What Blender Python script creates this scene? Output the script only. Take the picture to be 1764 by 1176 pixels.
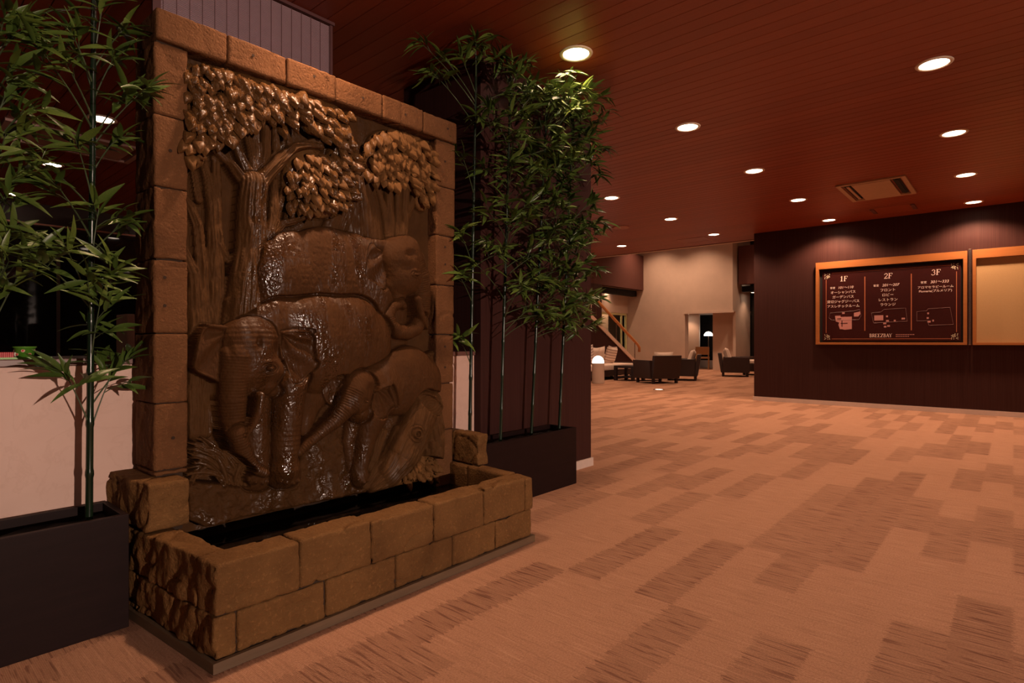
import bpy, bmesh, math, random
import numpy as np
from mathutils import Vector, Matrix, Quaternion
random.seed(7); RNG = np.random.RandomState(11)
S = bpy.context.scene; C = S.collection
for o in list(bpy.data.objects): bpy.data.objects.remove(o)
R = math.radians
# ------------------------------------------------------------------ camera, world, exposure
CAMF, CAMH, YAW = 990.0, 1.05, R(41.1)
cam = bpy.data.cameras.new('camera'); cam.sensor_width = 36.0; cam.lens = CAMF/1764*36.0; cam.clip_end = 100
camo = bpy.data.objects.new('camera', cam); C.objects.link(camo)
camo.location = (0, 0, CAMH); camo.rotation_euler = (R(90), 0, YAW - R(90)); S.camera = camo
S.view_settings.view_transform = 'Standard'; S.view_settings.look = 'None'
S.view_settings.gamma = 1.0; S.view_settings.exposure = 0.0
try: S.view_settings.use_curve_mapping = False
except Exception: pass
W = bpy.data.worlds.new('World'); S.world = W; W.use_nodes = True
W.node_tree.nodes['Background'].inputs[0].default_value = (1.0, .62, .45, 1)
W.node_tree.nodes['Background'].inputs[1].default_value = 0.0
CEIL = 2.98
WARM = (1.0, .60, .38)
HALL_W, ATR_W = 78.0, 320.0

# ------------------------------------------------------------------ material helpers
def srgb(r, g, b):
    f = lambda c: c/12.92 if c <= .04045 else ((c+.055)/1.055)**2.4
    return (f(r/255), f(g/255), f(b/255), 1)
class NT:
    def __init__(s, name):
        s.m = bpy.data.materials.new(name); s.m.use_nodes = True; s.t = s.m.node_tree; s.b = s.t.nodes['Principled BSDF']
    def n(s, typ, ins=None, **kw):
        n = s.t.nodes.new(typ)
        for k, v in kw.items(): setattr(n, k, v)
        for k, v in (ins or {}).items():
            if isinstance(v, bpy.types.NodeSocket): s.t.links.new(v, n.inputs[k])
            else: n.inputs[k].default_value = v
        return n
    def l(s, a, b): s.t.links.new(a, b)
    def math(s, op, a, b=0.0, c=0.0):
        n = s.n('ShaderNodeMath', {0: a, 1: b, 2: c}, operation=op); return n.outputs[0]
    def mix(s, f, a, b):
        n = s.n('ShaderNodeMix', data_type='RGBA')
        for i, v in ((0, f), (6, a), (7, b)):
            if isinstance(v, bpy.types.NodeSocket): s.l(v, n.inputs[i])
            else: n.inputs[i].default_value = v
        return n.outputs[2]
    def noise(s, vec, scale, detail=3, rough=.5, dist=0):
        n = s.n('ShaderNodeTexNoise', {'Vector': vec, 'Scale': scale, 'Detail': detail, 'Roughness': rough, 'Distortion': dist}); return n.outputs[0]
    def ramp(s, f, lo, hi):
        n = s.n('ShaderNodeMapRange', {'Value': f, 'From Min': lo, 'From Max': hi}); return n.outputs[0]
    def pos(s): return s.n('ShaderNodeNewGeometry').outputs['Position']
    def obj(s): return s.n('ShaderNodeTexCoord').outputs['Object']
    def scale(s, v, x, y, z): return s.n('ShaderNodeMapping', {'Vector': v, 'Scale': (x, y, z)}).outputs[0]
    def bump(s, h, st=.3, d=.01):
        n = s.n('ShaderNodeBump', {'Height': h, 'Strength': st, 'Distance': d}); s.l(n.outputs[0], s.b.inputs['Normal']); return n
    def set(s, **kw):
        for k, v in kw.items():
            k = k.replace('_', ' ')
            if isinstance(v, bpy.types.NodeSocket): s.l(v, s.b.inputs[k])
            else: s.b.inputs[k].default_value = v
        return s
def plain(name, col, rough=.6, metal=0, var=.12, sc=20, **kw):
    t = NT(name); v = t.obj(); n = t.noise(v, sc, 4)
    d = tuple(c*(1-var) for c in col[:3])+(1,); l = tuple(min(1, c*(1+var)) for c in col[:3])+(1,)
    t.set(Base_Color=t.mix(n, d, l), Roughness=rough, Metallic=metal, **kw); return t.m
def emit(name, col, st):
    t = NT(name); t.set(Base_Color=col, Emission_Color=col, Emission_Strength=st, Roughness=.5); return t.m
M = {}
# wood ceiling planks
t = NT('red_cedar_plank'); oi = t.n('ShaderNodeObjectInfo').outputs['Random']; p = t.pos()
g = t.noise(t.scale(p, 22, 1.3, 1), 3.0, 5, .6, .6); k = t.mix(g, (.20, .036, .014, 1), (.31, .062, .024, 1))
k = t.mix(t.math('MULTIPLY', oi, .55), k, (.17, .030, .012, 1)); t.set(Base_Color=k, Roughness=.42, Specular_IOR_Level=.35)
t.bump(g, .05, .002); M['plank'] = t.m
M['plank_gap'] = plain('dark_gap', (.02, .006, .004, 1), .9)
# carpet
t = NT('carpet_tiles'); p = t.pos(); x = t.n('ShaderNodeSeparateXYZ', {0: p}); X, Y = x.outputs[0], x.outputs[1]
jit = t.noise(t.n('ShaderNodeCombineXYZ', {0: t.math('MULTIPLY', X, 110), 1: t.math('MULTIPLY', t.math('FLOOR', t.math('MULTIPLY', Y, 3.0)), 7.1), 2: 1.0}).outputs[0], 1.0, 1, .4)
Yj = t.math('ADD', Y, t.math('MULTIPLY', t.math('SUBTRACT', jit, .5), .07))
strip = t.math('FLOOR', t.math('DIVIDE', Yj, .172))
wn = t.n('ShaderNodeTexWhiteNoise', {'W': strip}, noise_dimensions='1D').outputs[0]
cell = t.math('FLOOR', t.math('ADD', t.math('DIVIDE', X, .86), t.math('MULTIPLY', t.math('GREATER_THAN', wn, .5), .5)))
cv = t.n('ShaderNodeCombineXYZ', {0: strip, 1: cell, 2: 3.7}).outputs[0]
cr = t.n('ShaderNodeTexWhiteNoise', {'Vector': cv}, noise_dimensions='3D').outputs[0]
par = t.math('ABSOLUTE', t.math('MODULO', t.math('ADD', t.math('ADD', strip, cell), 400.0), 2.0))
flip = t.math('LESS_THAN', cr, .15)
par = t.math('ABSOLUTE', t.math('SUBTRACT', par, flip))
dark = t.math('MULTIPLY', par, t.math('ADD', .45, t.math('MULTIPLY', t.n('ShaderNodeTexWhiteNoise', {'Vector': cv}, noise_dimensions='3D').outputs[1], .55)))
lv = t.n('ShaderNodeCombineXYZ', {0: t.math('MULTIPLY', X, 98), 1: t.math('ADD', t.math('MULTIPLY', strip, 5.3), t.math('MULTIPLY', Y, 6.5)), 2: 0.0}).outputs[0]
ln = t.ramp(t.noise(lv, 1.0, 1, .4), .53, .66)
lv2 = t.n('ShaderNodeCombineXYZ', {0: t.math('MULTIPLY', X, 120), 1: t.math('MULTIPLY', Y, 5.0), 2: 9.0}).outputs[0]
ln2 = t.ramp(t.noise(lv2, 1.0, 1, .4), .60, .74)
fz = t.math('ADD', t.math('MULTIPLY', t.noise(p, 420, 2, .8), .5), t.math('MULTIPLY', t.ramp(t.noise(p, 150, 2, .8), .3, .7), .5)); fz2 = t.noise(p, 2.2, 3, .5)
rib = t.math('SINE', t.math('MULTIPLY', X, 1250))
base = t.mix(fz, (.26, .136, .084, 1), (.62, .345, .222, 1))
base = t.mix(t.math('MULTIPLY', dark, .44), base, (.17, .080, .050, 1))
base = t.mix(t.math('MULTIPLY', t.math('MULTIPLY', ln, t.math('ADD', t.math('MULTIPLY', dark, .78), .22)), .8), base, (.12, .05, .033, 1))
base = t.mix(t.math('MULTIPLY', ln2, .35), base, (.66, .40, .27, 1))
base = t.mix(t.math('MULTIPLY', fz2, .15), base, (.22, .11, .07, 1))
t.set(Base_Color=base, Roughness=.95, Specular_IOR_Level=.1)
t.bump(t.math('ADD', fz, t.math('MULTIPLY', rib, .25)), .5, .004); M['carpet'] = t.m
# dark wallpaper with vertical pinstripes
def stripes(name, a, b, rough=.55):
    t = NT(name); p = t.pos(); x = t.n('ShaderNodeSeparateXYZ', {0: p})
    h = t.math('ADD', x.outputs[0], x.outputs[1])
    v = t.n('ShaderNodeCombineXYZ', {0: t.math('MULTIPLY', h, 130), 1: t.math('MULTIPLY', x.outputs[2], .9), 2: 0.0}).outputs[0]
    n = t.ramp(t.noise(v, 1.0, 3, .7), .25, .75); t.set(Base_Color=t.mix(n, a, b), Roughness=rough, Specular_IOR_Level=.12); return t.m
M['pinstripe'] = stripes('plum_pinstripe', (.030, .0100, .0085, 1), (.058, .022, .018, 1))
M['fascia'] = stripes('brown_fascia', (.10, .040, .033, 1), (.14, .058, .048, 1))
M['lines_cream'] = plain('cream_plaster', (.60, .46, .37, 1), .8, 0, .1, 3)
t = NT('cream_marble'); p = t.pos(); n = t.noise(p, 2.2, 6, .6, 1.4); v = t.ramp(t.math('ABSOLUTE', t.math('SUBTRACT', t.noise(p, 3.3, 5, .6, 2.0), .5)), 0.0, .035)
k = t.mix(n, (.62, .41, .33, 1), (.78, .56, .47, 1)); k = t.mix(t.math('MULTIPLY', t.math('SUBTRACT', 1.0, v), .16), k, (.50, .30, .22, 1))
t.set(Base_Color=k, Roughness=.45, Specular_IOR_Level=.3); M['marble'] = t.m
M['baseboard'] = plain('pale_baseboard', (.62, .50, .44, 1), .5, 0, .08)
M['counter_top'] = plain('dark_counter_edge', (.16, .075, .06, 1), .35)
def wood(name, a, b, axis=(1, 30, 30), rough=.4):
    t = NT(name); g = t.noise(t.scale(t.obj(), *axis), 1.6, 5, .6, .8); t.set(Base_Color=t.mix(g, a, b), Roughness=rough); t.bump(g, .04, .001); return t.m
M['planter'] = wood('espresso_wood', (.009, .0038, .0036, 1), (.019, .0085, .0078, 1), (2, 2, 26), .5); M['planter'].node_tree.nodes['Principled BSDF'].inputs['Specular IOR Level'].default_value = .12
M['frame_wood'] = wood('cherry_frame_wood', (.30, .105, .028, 1), (.44, .165, .048, 1), (20, 1, 20), .35)
M['rail_wood'] = wood('orange_handrail_wood', (.52, .20, .06, 1), (.66, .28, .09, 1), (1, 20, 20), .35)
M['pale_wood'] = plain('pale_stringer', (.74, .50, .38, 1), .5)
M['rattan'] = None
t = NT('dark_rattan'); wv = t.n('ShaderNodeTexWave', {'Vector': t.obj(), 'Scale': 22.0, 'Distortion': .4}, bands_direction='Z').outputs[1]
t.set(Base_Color=t.mix(wv, (.014, .0055, .0045, 1), (.038, .015, .012, 1)), Roughness=.5); t.bump(wv, .4, .004); M['rattan'] = t.m
M['dark_wood'] = plain('dark_table_wood', (.018, .007, .006, 1), .5)
M['cushion'] = plain('cream_cushion', (.78, .62, .52, 1), .9, 0, .05, 40)
t = NT('striped_cushion'); s_ = t.n('ShaderNodeSeparateXYZ', {0: t.obj()}).outputs[2]
st = t.math('GREATER_THAN', t.math('FRACT', t.math('MULTIPLY', s_, 13.0)), .78); t.set(Base_Color=t.mix(st, (.80, .64, .54, 1), (.24, .12, .09, 1)), Roughness=.9); M['striped'] = t.m
# cast stone
def stone_mat(name, a, b, dk):
    t = NT(name); p = t.pos(); n1 = t.noise(p, 9, 5, .65); n2 = t.noise(p, 70, 4, .7); n3 = t.noise(p, 3.0, 3, .5, .5)
    k = t.mix(n1, a, b); k = t.mix(t.ramp(n2, .55, .8), k, tuple(c*1.35 for c in b[:3])+(1,)); k = t.mix(t.math('MULTIPLY', t.ramp(n3, .5, .75), .5), k, dk)
    vo = t.n('ShaderNodeTexVoronoi', {'Vector': p, 'Scale': 60.0}).outputs[0]
    t.set(Base_Color=k, Roughness=.82, Specular_IOR_Level=.12); t.bump(t.math('ADD', t.math('MULTIPLY', n2, .8), t.math('MULTIPLY', t.ramp(vo, 0, .4), .25)), .8, .010); return t.m
M['stone'] = stone_mat('tan_cast_stone', (.100, .048, .0165, 1), (.205, .105, .037, 1), (.050, .022, .008, 1))
M['stone_frame'] = stone_mat('brown_cast_stone', (.100, .043, .017, 1), (.185, .083, .034, 1), (.055, .023, .009, 1))
M['mortar'] = plain('dark_joint', (.035, .018, .009, 1), .95)
M['trim_wood'] = wood('weathered_base_strip', (.085, .050, .026, 1), (.16, .10, .055, 1), (3, 3, 30), .6)
# relief, wet / dry bronze-coloured cast stone
def relief_mat(name, a, b, wetbias=0.0, drop=1.0):
    t = NT(name); p = t.pos(); x = t.n('ShaderNodeSeparateXYZ', {0: p}).outputs
    n1 = t.noise(p, 14, 5, .65); n2 = t.noise(t.scale(p, 130, 130, 48), 1.0, 3, .6)
    runs = t.noise(t.scale(p, 9.0, 1, 1.6), 1.0, 4, .6, .3)                       # water runs down in streaks
    mid = t.math('MULTIPLY', t.ramp(x[0], 1.02, 1.16), t.ramp(x[0], 1.86, 1.66)); low = t.math('MULTIPLY', t.ramp(x[2], .78, .62), t.ramp(x[0], 1.95, 1.6)); top = t.math('MULTIPLY', t.ramp(x[2], 1.80, 1.90), t.ramp(x[0], 1.78, 1.62))
    area = t.math('MAXIMUM', t.math('MAXIMUM', mid, low), top)
    wet = t.math('MULTIPLY', area, t.ramp(t.math('ADD', t.math('ADD', t.math('MULTIPLY', runs, .6), t.math('MULTIPLY', t.noise(p, 7.0, 3, .5), .4)), wetbias), .49, .58))
    k = t.mix(n1, a, b); k = t.mix(t.math('MULTIPLY', wet, .45), k, tuple(c*.5 for c in a[:3])+(1,))
    rg = t.math('SUBTRACT', .72, t.math('MULTIPLY', t.math('POWER', wet, .6), .60))
    t.set(Base_Color=k, Roughness=rg, Specular_IOR_Level=t.math('ADD', .10, t.math('MULTIPLY', wet, .55)))
    dry = t.math('SUBTRACT', 1.0, wet); drops = t.math('MULTIPLY', t.noise(p, 85, 1, .5), t.math('MULTIPLY', wet, 1.15*drop))
    fine = t.math('MULTIPLY', t.math('ADD', t.math('MULTIPLY', n2, .5), t.math('MULTIPLY', t.noise(p, 60, 3, .6), .5)), t.math('ADD', .08, t.math('MULTIPLY', dry, .92)))
    t.bump(t.math('ADD', fine, drops), .8, .0055); return t.m
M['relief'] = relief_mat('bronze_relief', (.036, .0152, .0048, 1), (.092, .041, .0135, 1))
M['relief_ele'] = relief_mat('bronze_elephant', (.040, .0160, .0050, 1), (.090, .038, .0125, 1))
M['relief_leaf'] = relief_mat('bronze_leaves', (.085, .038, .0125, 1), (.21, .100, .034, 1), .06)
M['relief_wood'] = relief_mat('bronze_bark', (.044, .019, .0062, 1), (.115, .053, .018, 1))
t = NT('dark_water'); t.set(Base_Color=(.006, .004, .003, 1), Roughness=.06, Specular_IOR_Level=.5); t.bump(t.noise(t.pos(), 14, 2), .12, .01); M['water'] = t.m
# bamboo
t = NT('bamboo_leaf'); oi = t.n('ShaderNodeObjectInfo').outputs['Random']
k = t.mix(oi, (.055, .100, .016, 1), (.165, .225, .036, 1)); k = t.mix(t.noise(t.obj(), 30, 2), k, (.05, .095, .018, 1)); t.set(Base_Color=k, Roughness=.38, Specular_IOR_Level=.5); t.set(Transmission_Weight=0.0); M['leaf'] = t.m
M['culm'] = plain('dark_green_culm', (.009, .020, .010, 1), .22, 0, .3, 8)
M['twig'] = plain('green_brown_twig', (.05, .075, .03, 1), .5)
M['soil'] = plain('dark_filler', (.012, .009, .008, 1), .95)
M['ring'] = plain('cream_lamp_ring', (.75, .62, .48, 1), .35)
M['lamp'] = emit('lamp_glow', (1.0, .80, .62, 1), 14.0)
M['globe'] = emit('globe_glow', (1.0, .86, .72, 1), 5.0)
M['white_glow'] = emit('floor_lamp_glow', (.85, 1.0, .9, 1), 3.0)
M['ac'] = plain('beige_ac_casing', (.42, .27, .17, 1), .5)
M['ac_ceil'] = plain('mauve_ac_casing', (.40, .24, .20, 1), .5)
M['black'] = plain('black_gap', (.004, .003, .003, 1), .8)
M['speaker'] = plain('pale_brown_grille', (.34, .15, .10, 1), .6)
M['panel_line'] = plain('access_panel_edge', (.30, .12, .075, 1), .5)
M['blind'] = plain('mauve_blind_slat', (.38, .26, .29, 1), .45)
M['blind_dark'] = plain('dark_blind_edge', (.10, .035, .035, 1), .6)
M['board'] = plain('maroon_board', (.040, .009, .008, 1), .25, 0, .1)
M['board_beige'] = plain('beige_cloth_board', (.46, .29, .13, 1), .85, 0, .06, 60)
M['steel'] = plain('brushed_steel', (.62, .50, .44, 1), .25, 1)
M['ink'] = plain('pale_pink_lettering', (.86, .66, .60, 1), .5, 0, .03)
M['ink_dim'] = plain('dim_plan_line', (.19, .085, .08, 1), .5, 0, .03)
M['ink_plan'] = plain('rose_plan_area', (.50, .23, .21, 1), .5, 0, .03)
M['line_brown'] = plain('copper_line', (.42, .13, .06, 1), .4, 0, .05)
M['ornament'] = plain('ivory_ornament', (.72, .66, .48, 1), .5, 0, .03)
t = NT('dark_glass'); t.set(Base_Color=(.004, .004, .004, 1), Roughness=.04, Specular_IOR_Level=.6); M['dglass'] = t.m
t = NT('clear_pane'); t.set(Base_Color=(.9, 1, .95, 1), Roughness=.02, Transmission_Weight=1.0, IOR=1.02); M['pane'] = t.m
M['lit_frame'] = plain('yellow_green_frame', (.60, .58, .30, 1), .4)
M['green'] = plain('green_plastic', (.16, .42, .04, 1), .35)
M['green_dk'] = plain('green_cup', (.10, .30, .03, 1), .35)
M['red'] = plain('red_packet', (.62, .012, .015, 1), .35)
M['peach'] = plain('peach_print', (.72, .45, .33, 1), .5)
M['dark_wall'] = plain('dark_back_wall', (.03, .016, .013, 1), .7)
M['steelgrey'] = plain('brown_panel', (.20, .11, .085, 1), .5)
M['chair_wood'] = plain('honey_chair_wood', (.42, .22, .09, 1), .5)

# ------------------------------------------------------------------ object helpers
def link(o, parent=None):
    C.objects.link(o)
    if parent is not None: o.parent = parent
    return o
def tag(o, label=None, cat=None, group=None, kind=None):
    if label: o['label'] = label
    if cat: o['category'] = cat
    if group: o['group'] = group
    if kind: o['kind'] = kind
    return o
def mesh_obj(name, verts, faces, mat, parent=None, loc=(0, 0, 0), smooth=False):
    me = bpy.data.meshes.new(name); me.from_pydata([tuple(v) for v in verts], [], [tuple(f) for f in faces]); me.materials.append(mat)
    if smooth: me.polygons.foreach_set('use_smooth', [True]*len(me.polygons))
    me.update(); o = bpy.data.objects.new(name, me); o.location = loc; return link(o, parent)
def bm_obj(name, bm, mat, parent=None, loc=(0, 0, 0), smooth=False):
    me = bpy.data.meshes.new(name); bmesh.ops.recalc_face_normals(bm, faces=bm.faces); bm.to_mesh(me); bm.free(); me.materials.append(mat)
    if smooth: me.polygons.foreach_set('use_smooth', [True]*len(me.polygons))
    o = bpy.data.objects.new(name, me); o.location = loc; return link(o, parent)
def empty(name, loc, rz=0, **kw):
    o = bpy.data.objects.new(name, None); o.location = loc; o.rotation_euler = (0, 0, rz); o.empty_display_size = .1; link(o); return tag(o, **kw)
def box(bm, x0, x1, y0, y1, z0, z1, bev=0.0, mtx=None):
    r = bmesh.ops.create_cube(bm, size=1.0); vs = r['verts']
    for v in vs: v.co = Vector(((x0+x1)/2 + v.co.x*(x1-x0), (y0+y1)/2 + v.co.y*(y1-y0), (z0+z1)/2 + v.co.z*(z1-z0)))
    if bev > 0:
        es = list({e for v in vs for e in v.link_edges}); r2 = bmesh.ops.bevel(bm, geom=es, offset=bev, segments=2, affect='EDGES', profile=.6)
        vs = list({v for f in r2['faces'] for v in f.verts})
        if mtx is not None:
            al = set(vs); st = list(vs)
            while st:
                v = st.pop()
                for e in v.link_edges:
                    w = e.other_vert(v)
                    if w not in al: al.add(w); st.append(w)
            vs = list(al)
    if mtx is not None:
        for v in vs: v.co = mtx @ v.co
    return vs
def add_box(name, b, mat, parent=None, bev=0.0, loc=(0, 0, 0), mtx=None):
    bm = bmesh.new(); box(bm, *b, bev=bev, mtx=mtx); return bm_obj(name, bm, mat, parent, loc)
def tube(bm, pts, rad, n=8, cap=True):
    pts = [Vector(p) for p in pts]; rings = []
    for i, p in enumerate(pts):
        d = (pts[min(i+1, len(pts)-1)] - pts[max(i-1, 0)]).normalized()
        a = d.cross(Vector((0, 0, 1)) if abs(d.z) < .9 else Vector((1, 0, 0))).normalized(); b = d.cross(a)
        r = rad[i] if isinstance(rad, (list, tuple)) else rad
        rings.append([bm.verts.new(p + (a*math.cos(2*math.pi*k/n) + b*math.sin(2*math.pi*k/n))*r) for k in range(n)])
    for i in range(len(rings)-1):
        for k in range(n): bm.faces.new((rings[i][k], rings[i][(k+1) % n], rings[i+1][(k+1) % n], rings[i+1][k]))
    if cap: bm.faces.new(rings[0][::-1]); bm.faces.new(rings[-1])
def lathe(bm, prof, n=24, c=(0, 0, 0), close=True):
    rings = [[bm.verts.new((c[0]+r*math.cos(2*math.pi*k/n), c[1]+r*math.sin(2*math.pi*k/n), c[2]+z)) for k in range(n)] for r, z in prof]
    for i in range(len(rings)-1):
        for k in range(n): bm.faces.new((rings[i][k], rings[i][(k+1) % n], rings[i+1][(k+1) % n], rings[i+1][k]))
    if close:
        bm.faces.new(rings[0][::-1]); bm.faces.new(rings[-1])
def copy_tree(o, parent=None):
    c = o.copy(); link(c, parent)
    for ch in list(o.children): copy_tree(ch, c)
    return c
def struct(name, b, mat, label, bev=0.0, cat=None):
    o = add_box(name, b, mat, bev=bev); return tag(o, label, cat or name.split('_')[0], None, 'structure')
def vnoise(x, y, z=None, seed=0):
    T = vnoise.T
    z = np.zeros_like(x) if z is None else z
    xi, yi, zi = np.floor(x).astype(np.int64), np.floor(y).astype(np.int64), np.floor(z).astype(np.int64)
    fx, fy, fz = x-xi, y-yi, z-zi; fx = fx*fx*(3-2*fx); fy = fy*fy*(3-2*fy); fz = fz*fz*(3-2*fz)
    def h(a, b, c): return T[(a*7349 + b*9151 + c*6151 + seed*3571) % 65521]
    r = 0
    for dx, wx in ((0, 1-fx), (1, fx)):
        for dy, wy in ((0, 1-fy), (1, fy)):
            for dz, wz in ((0, 1-fz), (1, fz)): r = r + h(xi+dx, yi+dy, zi+dz)*wx*wy*wz
    return r*2-1
vnoise.T = RNG.rand(65521)
def fbm(x, y, z=None, o=4, seed=0):
    r = 0; a = 1; s = 0
    for i in range(o):
        r = r + a*vnoise(x*2**i, y*2**i, None if z is None else z*2**i, seed+i); s += a; a *= .55
    return r/s

# ------------------------------------------------------------------ room shell
def plane_floor():
    o = mesh_obj('floor', [(-5, -9, 0), (24, -9, 0), (24, 14, 0), (-5, 14, 0)], [(0, 1, 2, 3)], M['carpet'])
    tag(o, 'brown striped carpet covering the whole lobby floor', 'floor', None, 'structure')
plane_floor()
cl = tag(add_box('ceiling', (-5, 11.2, -9, 10.3, CEIL+.014, CEIL+.2), M['plank_gap']), 'reddish wooden plank ceiling over the hotel lobby', 'ceiling', None, 'structure')
bm = bmesh.new(); box(bm, .003, .109, -9, 10.3, CEIL, CEIL+.02, .0); pm = bm_obj('plank', bm, M['plank'], cl)
for i in range(1, 145):
    c = pm.copy(); c.location.x = i*.112; link(c, cl)
for k in range(0, 145):
    pass
for c in [o for o in C.objects if o.name.startswith('plank')]: c.location.x += -5 + .035
struct('wall_right', (10.6, 11.15, -9, 3.497, 0, CEIL), M['pinstripe'], 'dark plum pinstriped wall carrying the floor guide board')
struct('baseboard_right', (10.585, 10.6, -9, 3.497, 0, .07), M['baseboard'], 'pale baseboard along the plum wall below the guide board')
struct('baseboard_far', (10.585, 11.15, 3.497, 3.512, 0, .07), M['baseboard'], 'pale baseboard at the free end of the plum wall')
struct('wall_middle', (2.774, 4.114, 2.70, 3.52, 0, CEIL), M['pinstripe'], 'dark plum pinstriped pier behind the right-hand bamboo planter')
struct('baseboard_middle', (2.774, 4.129, 2.685, 2.70, 0, .068), M['baseboard'], 'pale baseboard at the foot of the plum pier')
struct('baseboard_middle_side', (4.114, 4.129, 2.70, 3.52, 0, .068), M['baseboard'], 'pale baseboard on the lounge side of the plum pier')
struct('wall_counter', (-2.5, 2.772, 2.76, 2.90, 0, .955), M['marble'], 'cream marbled front wall of the reception counter')
tag(add_box('counter_top', (-2.5, 2.772, 2.748, 3.25, .957, .984), M['counter_top'], bev=.003), 'thin dark brown counter top running behind the fountain', 'counter')
struct('wall_left', (-5.1, -5, -9, 14, 0, 5), M['dark_wall'], 'dark end wall of the lobby')
struct('wall_back', (-5, 11, -9.1, -9, 0, CEIL), M['dark_wall'], 'dark wall behind the viewer')
struct('wall_office', (-5, 11.2, 10.3, 10.4, 0, CEIL+.2), M['dark_wall'], 'black back wall beyond the reception counter')
gl = tag(add_box('window_2', (-4.8, 6.5, 10.262, 10.272, .1, 2.62), M['dglass']), 'dark night window glass far behind the reception counter', 'window', None, 'structure')
add_box('window_head', (-4.8, 6.5, 10.235, 10.262, 2.675, 2.697), M['speaker'], gl)
for xx in (-2.6, -.3, 1.9, 4.2): add_box('mullion', (xx, xx+.04, 10.24, 10.262, .1, 2.66), M['dark_wall'], gl)
tag(add_box('service_panel', (2.02, 2.10, 7.5, 7.9, .0, 1.36), M['steelgrey'], bev=.01), 'brown upright panel standing behind the counter beside the fountain', 'panel')
tag(add_box('back_cabinet', (-2.5, 1.1, 6.9, 7.4, 0, .9), M['dark_wall'], bev=.01), 'low dark cabinet behind the reception counter', 'cabinet')

# ------------------------------------------------------------------ downlights
def make_downlight():
    r = empty('downlight', (0, 0, CEIL), label='x', cat='ceiling light', group='round recessed ceiling lights')
    bm = bmesh.new(); lathe(bm, [(.086, -.002), (.090, -.008), (.108, -.006), (.112, 0), (.108, .004), (.084, .004)], 32, close=False)
    n = len(bm.verts); vs = list(bm.verts)
    for k in range(32): bm.faces.new((vs[k], vs[(k+1) % 32], vs[n-32+(k+1) % 32], vs[n-32+k]))
    bm_obj('trim_ring', bm, M['ring'], r, smooth=True)
    bm = bmesh.new(); lathe(bm, [(.088, -.001), (.088, .002)], 32); bm_obj('lamp_disc', bm, M['lamp'], r)
    return r
def spot(name, loc, w, size=142, blend=1.0, rad=.07, col=WARM, parent=None, rot=(0, 0, 0)):
    L = bpy.data.lights.new(name, 'SPOT'); L.energy = w; L.spot_size = R(size); L.spot_blend = blend; L.shadow_soft_size = rad; L.color = col
    o = bpy.data.objects.new(name, L); o.location = loc; o.rotation_euler = rot; link(o, parent); return o
dl0 = make_downlight(); first = True
GX = {-2: -.33, -1: 1.42, 0: 3.187, 1: 4.94, 2: 6.70, 3: 8.47, 4: 10.2}
names = {'.42': 'row nearest the guide board end', '2.21': 'row over the bamboo', '4.07': 'row toward the lounge', '5.96': 'rearmost row'}
LG = []
for iy, y in enumerate((-1.4, .415, 2.21, 4.07, 5.96, 7.9, 9.86)):
    for ix in range(-2, 5):
        x = GX[ix]
        if y in (4.07,) and x < 4.5: continue
        LG.append((x, y, iy, ix))
where = {2: 'the row running from the bamboo to the plum wall', 1: 'the row at the right edge', 3: 'the row just left of the bamboo row', 4: 'the rearmost row before the lounge', 0: 'a row out of sight to the right', 5: 'a hidden row over the counter side', 6: 'the row over the dark reception windows'}
ordw = ['first', 'second', 'third', 'fourth', 'fifth', 'sixth', 'seventh']
for (x, y, iy, ix) in LG:
    o = dl0 if first else copy_tree(dl0); first = False
    o.location = (x, y, CEIL)
    if iy == 2 and ix == 0: lb = 'largest round downlight, glowing directly above the bamboo tops'
    elif iy == 2 and ix > 0: lb = 'round downlight, %s beyond the bamboo in the line toward the guide board' % ordw[ix-1]
    elif iy == 1 and ix >= 1: lb = 'round downlight, %s from the top in the line along the right edge' % ordw[ix-1]
    elif iy == 3 and ix >= 2: lb = 'small round downlight, %s from the bamboo in the lounge-side line' % ordw[ix-2]
    elif iy == 4 and ix == 4: lb = 'small round downlight just above the brown fascia near the lounge edge'
    elif ix == -1 and iy == 4: lb = 'round downlight seen between bamboo leaves behind the counter, upper one'
    elif ix == -1 and iy == 6: lb = 'round downlight far left above the dark windows, lower one'
    else: lb = 'round downlight in %s, place %s' % (where[iy], ordw[ix+2])
    o['label'] = lb
    w = HALL_W
    if ix < 0 and iy in (0, 1): w *= .06
    if ix == 0 and iy in (0, 1): w *= .55
    if ix < 0 and iy == 2: w *= 2.0
    if iy >= 5 or (iy == 4 and ix < 3): w *= .12
    if ix == 0 and iy == 2: w *= 1.0
    if iy == 3 and ix == 1: w *= .6
    if ix == -2 and iy >= 1: continue
    if ix >= 1: w *= 1.22
    if ix == 4: w *= 2.1
    if iy == 2 and ix == 0: w *= 2.5
    spot('spot_lamp', (0, 0, -.012), w, 138 if ix == 4 else 140 if (iy == 2 and ix == 0) else 122, .5 if ix == 4 else 1.0, parent=o)
# lamp on the entrance side, behind the viewer: throws the soft low light and short pole shadows on the counter
spot('entrance_lamp', (.5, -7.2, 1.75), 1900, 62, .7, .05, (1.0, .72, .58), None, (R(90), 0, R(-7)))
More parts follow.
